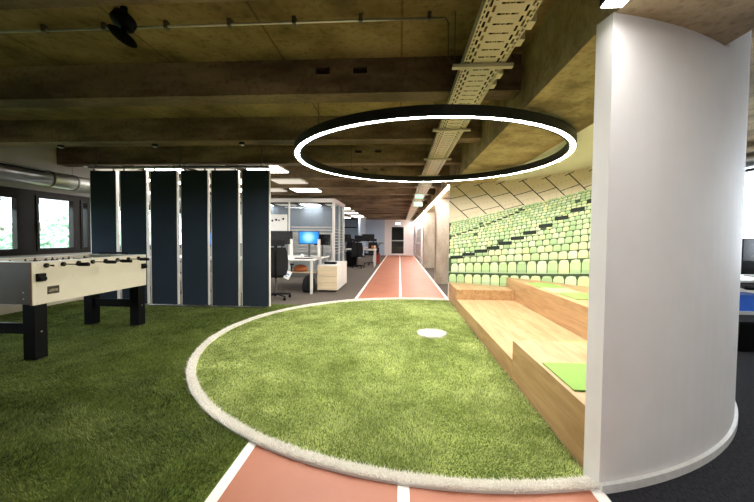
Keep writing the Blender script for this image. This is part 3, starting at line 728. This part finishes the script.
solid('floor_rail', MB().box(-5.30, -2.24, 5.58, 5.66, .0, .018), M['greymetal'], 'low grey metal rail on the turf under the navy panels', 'rail', bev=.002, loc=(-3.77, 5.62, 0))
# ------------------------------------------------------------------ football table
t = thing('football_table', 'cream table football table with black legs standing on the turf', 'football table', (-3.77, 3.67, 0))
fx0, fx1, fy0, fy1, fz0, fz1 = -4.15, -3.38, 2.95, 4.39, .54, .94
T = .025
part('side_panel', MB().box(fx1-T, fx1, fy0+.004, fy1, fz0, fz1), M['cabinet'], t, True, .002)
part('side_panel', MB().box(fx0, fx0+T, fy0+.004, fy1, fz0, fz1), M['cabinet'], t, True, .002)
part('end_panel', MB().box(fx0+T, fx1-T, fy0+.006, fy0+T, fz0+.01, fz1-.006), M['cabinet_end'], t, True)
part('end_panel', MB().box(fx0+T, fx1-T, fy1-T, fy1-.003, fz0, fz1), M['cabinet'], t, True)
part('brown_edging', MB().box(fx1-.024, fx1-.006, fy0-.002, fy0+.004, fz0, fz1).box(fx0, fx1-.024, fy0-.002, fy0+.006, fz1-.016, fz1).box(fx0, fx0+.018, fy0-.002, fy0+.004, fz0, fz1-.016), M['brown'], t, True, label='brown edging strip on the near end')
part('playfield', MB().box(fx0+T, fx1-T, fy0+T, fy1-T, .80, .81), plain('pitch_green', (.10, .25, .12), .5), t, True, label='green playing surface')
part('top_trim', MB().box(fx1-.03, fx1+.003, fy0-.002, fy1, fz1, fz1+.006).box(fx0-.003, fx0+.03, fy0-.002, fy1, fz1, fz1+.006).box(fx0+.03, fx1-.03, fy0-.002, fy0+.07, fz1, fz1+.006).box(fx0+.03, fx1-.03, fy1-.07, fy1, fz1, fz1+.006), M['whitemetal'], t, True)
part('bottom_board', MB().box(fx0+T, fx1-T, fy0+T, fy1-T, fz0+.01, fz0+.02), M['cabinet_end'], t, True)
for (lx, ly) in ((-3.508, 2.975), (-3.508, 4.255), (-4.145, 2.975), (-4.145, 4.255)):
    l_ = part('leg', MB().box(lx, lx+.12, ly, ly+.118, .022, .545), M['black'], t, True, .003)
    part('levelling_foot', MB().tube((lx+.06, ly+.06, 0), (lx+.06, ly+.06, .022), .028, n=14), M['silver'], l_, True)
    if lx > -4: part('bolt', MB().tube((lx+.12, ly+.06, .28), (lx+.124, ly+.06, .28), .008, n=10), M['silver'], l_, True)
for ly in (3.0, 4.28):
    part('stretcher', MB().box(-4.03, -3.508, ly, ly+.03, .26, .36), M['black'], t, True, .002)
rodY = [3.08+.167*i for i in range(8)]; hand = [0, 1, 0, 1, 1, 0, 1, 0]
men = [1, 2, 3, 5, 5, 3, 2, 1]; tm = [0, 0, 1, 0, 1, 0, 1, 1]
team = [plain('player_brown', (.10, .03, .02), .5), plain('player_black', (.02, .02, .03), .5)]
for i, (y, h) in enumerate(zip(rodY, hand)):
    sh = random.uniform(-.05, .05); xr = fx1+(.19 if h else .10)+sh; xl = fx0-(.10 if h else .19)+sh
    r_ = part('rod', MB().tube((xl, y, .905), (xr, y, .905), .0065, n=10), M['rod'], t, True, smooth=True)
    if h: part('handle', MB().tube((xr-.005, y, .905), (xr+.02, y, .905), .013, .016, 12).tube((xr+.02, y, .905), (xr+.125, y, .905), .019, .017, 12), M['black'], r_, True)
    else: part('handle', MB().tube((xl+.005, y, .905), (xl-.11, y, .905), .016, n=12), M['black'], r_, True); part('end_cap', MB().tube((xr-.02, y, .905), (xr, y, .905), .009, n=10), M['black'], r_, True)
    part('bushing', MB().tube((fx1, y, .905), (fx1+.018, y, .905), .022, n=14), M['black'], t, True); part('bushing', MB().tube((fx0, y, .905), (fx0-.016, y, .905), .02, n=14), M['black'], t, True)
    m_ = men[i]
    for j in range(m_):
        x = -3.765+(j-(m_-1)/2)*(.66/m_)+sh*.6
        pl = MB().box(x-.012, x+.012, y-.01, y+.01, .87, .915).box(x-.010, x+.010, y-.012, y+.012, .825, .87).tube((x, y, .915), (x, y, .938), .009, .007, 8)
        part('player_figure', pl, team[tm[i]], r_, True)
part('ball_cup', MB().box(fx1, fx1+.03, 2.985, 3.06, .76, .835).box(fx1+.03, fx1+.045, 2.99, 3.055, .77, .80), M['black'], t, True, .004, label='black ball entry cup near end')
part('ball_cup', MB().box(fx1, fx1+.03, 4.30, 4.37, .765, .83).box(fx1+.03, fx1+.045, 4.31, 4.36, .775, .80), M['black'], t, True, .004, label='black ball entry cup far end')
pl = part('name_plate', MB().box(fx1, fx1+.004, 3.09, 3.205, .625, .70), plain('brown_black_plate', (.035, .02, .015), .4), t, True, label='dark name plate with pale script')
tx = MB(); rr = random.Random(5); px = 3.10
tx.box(fx1+.004, fx1+.005, 3.10, 3.195, .648, .652)
for k in range(9):
    h = rr.choice([.012, .018, .012, .022]); tx.box(fx1+.004, fx1+.005, px, px+.004, .656, .656+h); tx.box(fx1+.004, fx1+.005, px, px+.008, .656+h*.5, .659+h*.5); px += .0103
part('plate_script', tx, M['rod'], pl, True)
for (y, z) in ((3.0, .72), (3.0, .56), (4.36, .57), (4.33, .73), (3.66, .83), (3.35, .78), (3.01, .92)): part('screw', MB().tube((fx1, y, z), (fx1+.003, y, z), .007, n=10), M['silver'], t, True)
for z in (.60, .66): part('screw', MB().tube((-3.47, fy0+.006, z), (-3.47, fy0+.002, z), .007, n=10), M['silver'], t, True)
sc = MB()
for k in range(10): sc.box(-3.95+.035*k, -3.925+.035*k, 4.315, 4.34, .955, .98)
sc.box(-3.97, -3.59, 4.325, 4.33, .965, .97).box(-3.97, -3.965, 4.32, 4.335, .946, .975).box(-3.595, -3.59, 4.32, 4.335, .946, .975)
part('score_counter', sc, M['black'], t, True)

# ------------------------------------------------------------------ office: chairs, desks, monitors
def office_chair(label, loc, rz, group='black office chairs'):
    t = thing('office_chair', label, 'chair', loc, rz, group)
    # local: faces +Y
    b = MB()
    for k in range(5):
        a = 2*PI*k/5+.3; c, s = math.cos(a), math.sin(a)
        b.tube((.03*c, .03*s, .10), (.29*c, .29*s, .07), .022, .014, 8)
    part('star_base', b, M['black'], t)
    for k in range(5):
        a = 2*PI*k/5+.3; c, s = math.cos(a)*.29, math.sin(a)*.29
        part('castor', MB().tube((c-.01, s-.02, .028), (c-.01, s+.02, .028), .028, n=12).tube((c, s, .03), (c, s, .07), .008, n=6), M['black'], t)
    part('gas_lift', MB().tube((0, 0, .08), (0, 0, .26), .028).tube((0, 0, .26), (0, 0, .41), .018), M['greymetal'], t)
    part('seat', MB().box(-.24, .24, -.22, .25, .43, .50), M['blackfab'], t, bev=.03)
    bk = MB(); pr = [(.48, -.235, .19), (.60, -.255, .22), (.75, -.25, .225), (.90, -.27, .21), (1.0, -.29, .18)]
    for (z0, y0, w0), (z1, y1, w1) in zip(pr, pr[1:]):
        for s in (0, 1):
            pass
        bk.poly([(-w0, y0, z0), (w0, y0, z0), (w1, y1, z1), (-w1, y1, z1)][::-1]); bk.poly([(-w0, y0-.035, z0), (w0, y0-.035, z0), (w1, y1-.03, z1), (-w1, y1-.03, z1)])
        bk.poly([(w0, y0, z0), (w0, y0-.035, z0), (w1, y1-.03, z1), (w1, y1, z1)]); bk.poly([(-w0, y0-.035, z0), (-w0, y0, z0), (-w1, y1, z1), (-w1, y1-.03, z1)])
    bk.poly([(-.18, -.29, 1.0), (.18, -.29, 1.0), (.18, -.32, 1.0), (-.18, -.32, 1.0)])
    part('backrest', bk, M['blackfab'], t)
    part('headrest', MB().box(-.16, .16, -.33, -.28, 1.03, 1.14).box(-.03, .03, -.32, -.30, .98, 1.04), M['blackfab'], t, bev=.012)
    part('back_support', MB().path([(0, -.05, .42), (0, -.27, .44), (0, -.30, .62), (0, -.30, .95)], .02), M['black'], t)
    for s in (-1, 1):
        part('armrest', MB().path([(s*.22, -.05, .43), (s*.29, -.05, .46), (s*.30, -.08, .64), (s*.30, -.06, .66)], .014).box(s*.30-.035, s*.30+.035, -.16, .12, .66, .685), M['black'], t)
    return t
c0 = office_chair('black office chair with white tag hanging, beside the last navy panel', (-2.38, 6.50, 0), .35)
tg = thing('paper_tag', 'white paper tag hanging from the nearest office chair', 'tag', (-2.09, 6.36, .50), .2)
part('sheet', MB().box(-.055, .055, 0, .002, -.10, .06, Matrix.Rotation(.45, 4, 'Y')), M['paper'], tg)
part('print', MB().box(-.03, .03, -.001, 0, -.02, .0, Matrix.Rotation(.45, 4, 'Y')).box(-.03, .01, -.001, 0, -.06, -.045, Matrix.Rotation(.45, 4, 'Y')), M['blue'], tg)
part('string', MB().tube((-.02, 0, .05), (-.02, .03, .17), .0015, n=5), M['black'], tg)

def desk(label, x0, x1, y0, y1, z=.72, grp='white office desks'):
    t = thing('office_desk', label, 'desk', ((x0+x1)/2, (y0+y1)/2, 0), group=grp)
    part('desktop', MB().box(x0, x1, y0, y1, z-.025, z), M['white_desk'], t, True, .003)
    for (x, y) in ((x0+.03, y0+.03), (x1-.05, y0+.03), (x0+.03, y1-.05), (x1-.05, y1-.05)):
        part('leg', MB().box(x-.02, x+.03, y-.02, y+.03, -.01, z-.025), M['panel_edge'], t, True)
    part('crossbar', MB().box(x0+.06, x1-.06, (y0+y1)/2-.02, (y0+y1)/2+.02, z-.07, z-.026), M['panel_edge'], t, True)
    return t
def monitor(label, x, y, z0, w, h, lit=False, zd=.72, rz=0):
    t = thing('monitor', label, 'monitor', (x, y, zd), rz, 'desk monitors')
    zc = z0+h/2-zd
    part('casing', MB().box(-w/2, w/2, 0, .03, zc-h/2, zc+h/2), M['black'], t, bev=.003)
    s = part('screen', MB().box(-w/2+.012, w/2-.012, -.002, 0, -h/2+.014, h/2-.012), M['screen'] if lit else plain('dark_screen', (.012, .013, .016), .2), t, label='lit blue desktop picture' if lit else None)
    s.location = (0, 0, zc)
    part('stand', MB().box(-.02, .02, .03, .06, 0, zc), M['greymetal'], t)
    part('stand_foot', MB().box(-.11, .11, -.06, .12, 0, .012), M['greymetal'], t)
    return t
desk('white desk nearest the navy panels, beside the pale drawer cabinet', -3.45, -1.81, 7.15, 7.95)
desk('white desk directly behind the nearest desk under the monitors', -3.45, -1.81, 7.98, 8.78)
monitor('monitor with bright blue screen on the nearest white desk', -2.18, 8.18, 1.03, .50, .31, True)
monitor('dark monitor left of the blue screen above the office chair', -2.83, 8.1, 1.02, .54, .32)
monitor('dark monitor partly behind the blue screen', -1.93, 8.5, 1.0, .42, .27)
desk('white desk hidden behind the middle navy panels', -5.7, -3.75, 7.3, 8.1)
monitor('blue-lit monitor glimpsed between the third and fourth navy panels', -4.58, 7.7, .98, .5, .31, True)
monitor('dark monitor glimpsed between the fourth and fifth navy panels', -4.0, 7.8, .98, .5, .31)
sh = solid('low_shelf_board', MB().box(-3.35, -1.83, 7.5, 7.8, .40, .425), M['maple'], 'pale wood shelf board under the nearest desk', 'shelf', loc=(-2.6, 7.6, .4))
# items on the desk
def small_box(name, lab, cat, x, y, z, sx, sy, sz, mat, grp=None, rz=0):
    o = solid(name, MB().box(-sx/2, sx/2, -sy/2, sy/2, 0, sz), mat, lab, cat, grp, bev=.003); o.location = (x, y, z); o.rotation_euler = (0, 0, rz); return o
def cup(lab, x, y, z, mat, r=.035, h=.09):
    t = thing('cup', lab, 'cup', (x, y, z), group='cups on the office desks')
    part('cup_body', MB().lathe([(.0001, 0), (r*.85, 0), (r, h), (r*.9, h), (r*.78, .008), (.0001, .008)], 0, 0, 18), mat, t, smooth=True)
    part('cup_handle', MB().path([(r*.95, 0, h*.8), (r*1.5, 0, h*.7), (r*1.5, 0, h*.35), (r*.9, 0, h*.2)], .005, 6), mat, t)
cup('white cup on the nearest desk left of the blue screen', -2.52, 7.55, .72, M['whitemetal'])
cup('second white cup beside the keyboard on the nearest desk', -2.22, 7.75, .72, M['whitemetal'])
small_box('keyboard', 'dark keyboard in front of the blue screen', 'keyboard', -2.1, 7.45, .72, .38, .13, .018, M['black'])
small_box('paper_stack', 'grey stack of papers at the right of the nearest desk', 'papers', -1.88, 7.7, .72, .22, .3, .03, M['pale_wall'], rz=.2)
small_box('notebook', 'dark notebook lying by the papers on the nearest desk', 'notebook', -2.6, 7.36, .72, .15, .2, .02, M['blackfab'], rz=-.3)
# white monitor arms
for lab, x in (('white metal post between the two monitors', -2.52), ('white metal post at the right end of the nearest desk', -1.87)):
    solid('desk_post', MB().box(x-.03, x+.03, 7.9, 7.94, .72, 1.15).box(x-.05, x+.05, 7.88, 7.97, .72, .74), M['whitemetal'], lab, 'post', loc=(x, 7.92, .72))
# bag below, orange box
t = thing('backpack', 'black backpack on the floor beneath the nearest desk', 'bag', (-1.98, 7.45, -.012))
part('bag_body', MB().lathe([(.0001, 0), (.13, .01), (.15, .12), (.13, .28), (.07, .36), (.0001, .38)], 0, 0, 16), M['blackfab'], t, smooth=True)
part('bag_strap', MB().path([(0, -.13, .1), (.02, -.18, .2), (.0, -.13, .32), (0, -.06, .37)], .012), M['black'], t)
t = thing('orange_bag', 'orange bag lying on the shelf beneath the nearest desk', 'bag', (-2.22, 7.62, .425))
part('bag_body', MB().lathe([(.0001, 0), (.15, .01), (.17, .06), (.12, .12), (.04, .15), (.0001, .15)], 0, 0, 16), M['orange'], t, smooth=True)
# drawer cabinets
def pedestal(lab, x0, x1, y0, y1, h):
    t = thing('drawer_cabinet', lab, 'cabinet', ((x0+x1)/2, (y0+y1)/2, 0), group='drawer cabinets beside the desk')
    part('body', MB().box(x0, x1, y0+.02, y1, .03, h), M['whitemetal'], t, True, .003)
    zc = [.035, .205, .335, .47, h-.005]
    for a, b in zip(zc, zc[1:]):
        if b-a > .05:
            d_ = part('drawer', MB().box(x0+.003, x1-.003, y0, y0+.0195, a+.003, b-.003), M['maple'], t, True, .002)
    part('lock', MB().tube((x1-.04, y0, h-.05), (x1-.04, y0-.004, h-.05), .01, n=12), M['silver'], t, True)
    for (x, y) in ((x0+.05, y0+.07), (x1-.05, y0+.07), (x0+.05, y1-.05), (x1-.05, y1-.05)):
        part('castor', MB().tube((x-.01, y, .01), (x+.01, y, .01), .022, n=10), M['black'], t, True)
pedestal('pale wood fronted white drawer cabinet nearest the track', -1.80, -1.355, 7.46, 8.14, .575)
pedestal('white drawer cabinet behind the wood fronted one', -1.80, -1.355, 8.16, 8.85, .585)
small_box('black_tray', 'black letter tray on top of the drawer cabinet', 'tray', -1.60, 7.95, .575, .26, .2, .05, M['black'])

# glass meeting box
t = thing('glass_partition', 'glass walled meeting box with white frames behind the desks', 'partition', (-3.5, 10, 0))
gx0, gx1, gy0, gy1, gh = -5.9, -1.9, 10.0, 11.8, 2.28
part('header', MB().box(gx0, gx1, gy0, gy0+.08, gh-.06, gh+.05).box(gx1-.08, gx1, gy0+.08, gy1, gh-.06, gh+.05), M['panel_edge'], t, True)
part('post', MB().box(gx1-.07, gx1, gy0, gy0+.07, 0, gh-.06), M['panel_edge'], t, True)
part('post', MB().box(gx1-.07, gx1, gy1-.1, gy1, 0, gh-.06), M['panel_edge'], t, True)
part('post', MB().box(gx1-.06, gx1, gy0+.9, gy0+.96, 0, gh-.06), M['panel_edge'], t, True)
part('post', MB().box(-3.28, -3.24, gy0, gy0+.05, 0, gh-.06), M['panel_edge'], t, True)
part('glass_pane', MB().box(gx0, gx1-.07, gy0+.03, gy0+.04, 0, gh-.06), M['glass_tint'], t, True)
part('glass_pane', MB().box(gx1-.04, gx1-.03, gy0+.07, gy1-.1, 0, gh-.06), M['glass_tint'], t, True)
fs = MB()
for k in range(9): fs.box(gx0+2.7, gx1-.1, gy0+.024, gy0+.028, .75+.09*k, .79+.09*k); fs.box(gx1-.029, gx1-.025, gy0+.1, gy1-.12, .7+.09*k, .72+.09*k)
part('frosted_stripes', fs, M['pale_wall'], t, True, label='white horizontal privacy stripes')
wb = thing('pin_board', 'white board with black bird shapes on the glass box', 'board', (-3.9, 10.0, 1.3))
part('board', MB().box(-5.3, -3.32, 9.998, 10.029, 1.0, 1.86), M['whitemetal'], wb, True)
bd = MB(); rr = random.Random(9)
for k in range(7):
    x = -4.1+.11*k+rr.uniform(-.02, .02); z = 1.70+rr.uniform(-.03, .03); s = rr.uniform(.03, .05)
    bd.poly([(x-s, 9.996, z), (x-.3*s, 9.996, z-.5*s), (x+.4*s, 9.996, z-.9*s), (x+s, 9.996, z+.2*s), (x+.2*s, 9.996, z+.9*s), (x-.5*s, 9.996, z+.5*s)])
part('bird_shapes', bd, M['black'], wb, True, label='black bird silhouettes')
cab = thing('white_cupboard', 'white cupboard inside the glass meeting box', 'cupboard', (-3.5, 11.6, 0))
part('carcass', MB().box(-4.8, -2.3, 11.5, 11.9, 0, 1.35), M['white_desk'], cab, True)
for k in range(4): part('door', MB().box(-4.79+.625*k, -4.18+.625*k, 11.48, 11.499, .02, 1.33), M['whitemetal'], cab, True)
struct('wall_office', MB().box(-6, -2.2, 13.2, 13.3, -.01, ZS), plain('slate_grey_wall', (.20, .23, .27), .7))

# far workplaces
desk('white desk far down the office beside the track', -2.75, -.97, 13.95, 14.75)
desk('white desk farther back behind the pair of dark monitors', -3.0, -1.2, 16.6, 17.4)
desk('white desk on the left of the far workplace', -3.9, -2.35, 11.9, 12.7)
monitor('dark monitor on the far desk, right one', -1.32, 14.5, 1.04, .52, .30)
monitor('dark monitor on the far desk, left one by the glass box', -2.28, 14.5, 1.0, .45, .32)
monitor('small dark monitor farther back beyond the far desk', -2.0, 17.0, 1.02, .45, .28)
def chair_copy(lab, loc, rz):
    c = copy_tree(c0); c.location = loc; c.rotation_euler = (0, 0, rz); c['label'] = lab
chair_copy('black office chair in front of the far desk by the track', (-1.66, 13.55, 0), .1)
chair_copy('black office chair tucked at the far desk beneath the right monitor', (-1.25, 15.15, 0), 2.9)
chair_copy('black office chair farther back by the farthest desk', (-2.3, 16.2, 0), .2)
chair_copy('black office chair glimpsed between the navy panels', (-4.2, 6.85, 0), .5)
for k, (x, m_) in enumerate(((-1.12, 'orange'), (-1.62, 'whitemetal'), (-1.02, 'maple'))):
    cup(['orange cup on the far desk', 'white bottle shaped cup on the far desk', 'tan cup at the right end of the far desk'][k], x, 14.15, .72, M[m_], .04, .15)
small_box('paper_stack', 'white paper stack on the far left desk', 'papers', -2.6, 12.2, .72, .3, .3, .12, M['paper'])
solid('drawer_cabinet', MB().box(-2.2, -1.75, 14.1, 14.7, -.012, .58), M['black'], 'dark drawer cabinet beneath the far desk', 'cabinet', bev=.004, loc=(-2.0, 14.4, 0))
solid('bar_lamp', MB().box(-2.9, -1.9, 15.3, 15.38, 1.62, 1.67).box(-2.6, -2.595, 15.33, 15.335, 1.67, ZS).box(-2.2, -2.195, 15.33, 15.335, 1.67, ZS), M['black'], 'black bar lamp hanging above the farthest desk', 'lamp', loc=(-2.4, 15.34, 1.62))
solid('desk_screen', MB().box(-2.95, -2.93, 16.7, 17.3, .72, 1.1), M['blue_wall'], 'blue grey desk divider on the farthest desk', 'divider', loc=(-2.94, 15, .72))
# red container with twigs
t = thing('red_container', 'dark red container with black top and twigs at the track edge', 'container', (-1.0, 16.0, -.012))
part('body', MB().box(-.08, .10, -.10, .10, 0, .50), M['red'], t, bev=.02)
part('top', MB().box(-.12, .06, -.10, .10, .50, .76), M['black'], t, bev=.03)
tw = MB(); rr = random.Random(2)
for k in range(9):
    a = rr.uniform(0, 2*PI); l = rr.uniform(.15, .3); p = (rr.uniform(-.08, .05), 0, .78); q = (p[0]+.4*l*math.cos(a), .4*l*math.sin(a), .78+l*.7); s = (q[0]+.6*l*math.cos(a), q[1], q[2]-.1*l); tw.path([p, q, s], .009, 5)
part('twigs', tw, M['black'], t)

# corridor columns and shelf
struct('trim_22', MB().box(.975, 1.40, 9.2, 9.65, -.012, BZ), M['conc_col'], label='nearest pale concrete column in the corridor')
struct('trim_23', MB().box(.975, 1.42, 14.0, 14.45, -.012, BZ), M['conc_col'], label='farther pale concrete column in the corridor')
struct('trim_24', MB().box(.96, 1.5, 15.6, 15.75, -.012, BZ), M['white'], label='white wall end beside the shelf niches')
t = thing('niche_shelf', 'tall shelf unit set beside the corridor track', 'shelf', (1.2, 18, 0))
part('carcass', MB().box(1.35, 1.4, 15.76, 20.55, 0, 2.1), M['maple'], t, True)
for k in range(6): part('shelf_board', MB().box(.99, 1.35, 15.76, 20.55, .2+.36*k, .23+.36*k), M['white_desk'], t, True)
for k in range(4): part('divider', MB().box(.985, 1.35, 16.16+1.2*k, 16.2+1.2*k, 0, 2.1), M['white_desk'], t, True)
rr = random.Random(8)
for k in range(10):
    small_box('storage_box', 'small box standing in the corridor shelf niches', 'box', 1.15, 15.98+.4*k+.0*k, .2301+.36*(k % 5), .2, .2, .2, [M['orange'], M['pale_wall'], M['blue'], M['cabinet']][k % 4], 'boxes in the corridor shelf')

# office ceiling luminaires
proto = None; cnt = 0
for c in range(4):
    for r in range(12):
        x = -2.42-.94*c; y = 6.08+1.36*r
        if (y > 13 and c > 1) or r == 3: continue
        on = (r+c) % 2 == 0
        t = thing('ceiling_luminaire', 'x', 'ceiling light', (x, y, 2.40), 0, 'rectangular office ceiling lights')
        key = 'on' if on else 'dim'
        if proto is None: proto = {}
        if key not in proto:
            proto[key] = (mesh_of('frame', MB().box(-.34, .34, -.31, .31, .006, .04), M['whitemetal']), mesh_of('diffuser', MB().box(-.33, .33, -.30, .30, 0, .0055), M['office_on'] if on else M['office_dim']), mesh_of('hanger', MB().box(-.3, -.295, 0, .005, .04, ZS-2.40), M['greymetal']), mesh_of('hanger', MB().box(.295, .3, 0, .005, .04, ZS-2.40), M['greymetal']))
        for nm, me in zip(('frame', 'diffuser', 'hanger', 'hanger'), proto[key]):
            o = bpy.data.objects.new(nm, me); link(o, t)
        rn = ['first', 'second', 'third', 'fourth', 'fifth', 'sixth', 'seventh', 'eighth', 'ninth', 'tenth', 'eleventh', 'twelfth'][r]; cn = ['row nearest the track', 'second row from the track', 'third row from the track', 'row nearest the windows'][c]
        t['label'] = '%s rectangular ceiling light, %s from the navy panels in the %s' % ('bright' if on else 'dim', rn, cn)

# ------------------------------------------------------------------ right-hand office glimpse
for (x, y, lb) in ((2.3, -.5, 'added out-of-view ceiling light right of the camera, brightening the curved wall'), (3.9, .6, 'second added out-of-view ceiling light, farther right of the camera'), (4.6, 6.6, 'bright rectangular ceiling light near the right-hand window wall')):  # first two lights are added out of view to brighten the curved wall
    t = thing('ceiling_luminaire', lb, 'ceiling light', (x, y, 2.40), 0, 'rectangular office ceiling lights')
    for nm, me in zip(('frame', 'diffuser', 'hanger', 'hanger'), proto['on']):
        o = bpy.data.objects.new(nm, me); link(o, t)
t = thing('ventilation_duct', 'pale pipe running under the slab by the right-hand windows', 'duct', (5.7, 5, 2.5))
part('smooth_pipe', MB().tube((5.7, 0, 2.52), (5.7, 12, 2.52), .13, n=20), M['silver'], t, True, smooth=True)
for y in (2.0, 5.0, 8.0): part('hanger_rod', MB().tube((5.7, y, 2.65), (5.7, y, ZS), .006, n=6), M['greymetal'], t, True)
desk('white desk seen right of the curved wall by the bright window', 3.9, 5.5, 4.45, 5.25)
monitor('dark monitor on the desk beyond the curved wall', 4.86, 4.95, .92, .5, .32)
t = thing('drawer_cabinet', 'low black cabinet on the carpet right of the curved wall', 'cabinet', (4.2, 4.3, 0))
part('body', MB().box(3.72, 4.9, 3.98, 4.35, -.012, .30), M['black'], t, True, .004)
part('cabinet_top', MB().box(3.71, 4.91, 3.97, 4.36, .30, .32), M['blackfab'], t, True)
small_box('blue_bag', 'bright blue bag lying under the desk by the window', 'bag', 4.35, 4.75, .32, .5, .3, .20, M['blue'])
small_box('bag_stand', 'pale box beneath the blue bag by the window', 'box', 4.35, 4.75, -.012, .6, .4, .33, M['white_desk'])
chair_copy('black office chair at the desk beyond the curved wall', (5.75, 5.85, 0), 2.6)

# ------------------------------------------------------------------ outside the left windows
def bush(lab, x, y, r, h, n_, seed):
    rs_ = np.random.default_rng(seed); t = thing('shrub', lab, 'shrub', (x, y, -1.0))
    mb = MB()
    for k in range(n_):
        a = rs_.random()*2*PI; b = math.acos(2*rs_.random()-1); q = rs_.random()**.4
        cx, cy, cz = r*q*math.sin(b)*math.cos(a), r*q*math.sin(b)*math.sin(a), 1.0+h*.5+h*.55*q*math.cos(b)
        s = .05+.06*rs_.random(); u = Vector(rs_.normal(size=3)).normalized(); v = u.orthogonal().normalized(); p = Vector((cx, cy, cz))
        g = rs_.random(); col = (.16+.40*g, .32+.40*g, .20+.34*g)
        mb.poly([p-u*s, p+v*s*.5, p+u*s, p-v*s*.5], col)
    part('foliage', mb, M['leaf'], t)
    part('stem', MB().tube((0, 0, 0), (.05, 0, 1.0+h*.4), .06, .02), M['brown'], t)
for i, (x, y, r, h) in enumerate(((-8.4, 3.9, .85, 2.2), (-8.8, 5.75, .85, 1.2), (-8.9, 7.6, .85, 1.35), (-9.2, 9.4, .85, 1.9), (-8.5, 2.0, .85, 2.3), (-11.2, 11.8, 1.3, 2.2))):
    bush(['leafy green shrub filling the left window', 'low leafy shrub below the bright sky in the second window', 'leafy shrub at the lower right of the second window', 'tall leafy shrub in the narrow window', 'leafy shrub outside the nearer left window', 'farthest leafy shrub outside the windows'][i], x, y, r, h, 2600, i+20)
struct('ground', MB().box(-60, -6.3, -30, 60, -1.1, -1.0), M['turfbase'])
nb_ = thing('neighbour_building', 'pale low building with a flat canopy seen beyond the shrubs', 'building', (-17, 16, -1))
part('wall', MB().box(-20, -15, 4, 22, -1, 1.45), M['pale_wall'], nb_, True); part('canopy', MB().box(-20.5, -14, 3.5, 22.5, 1.45, 1.62), M['beige'], nb_, True)
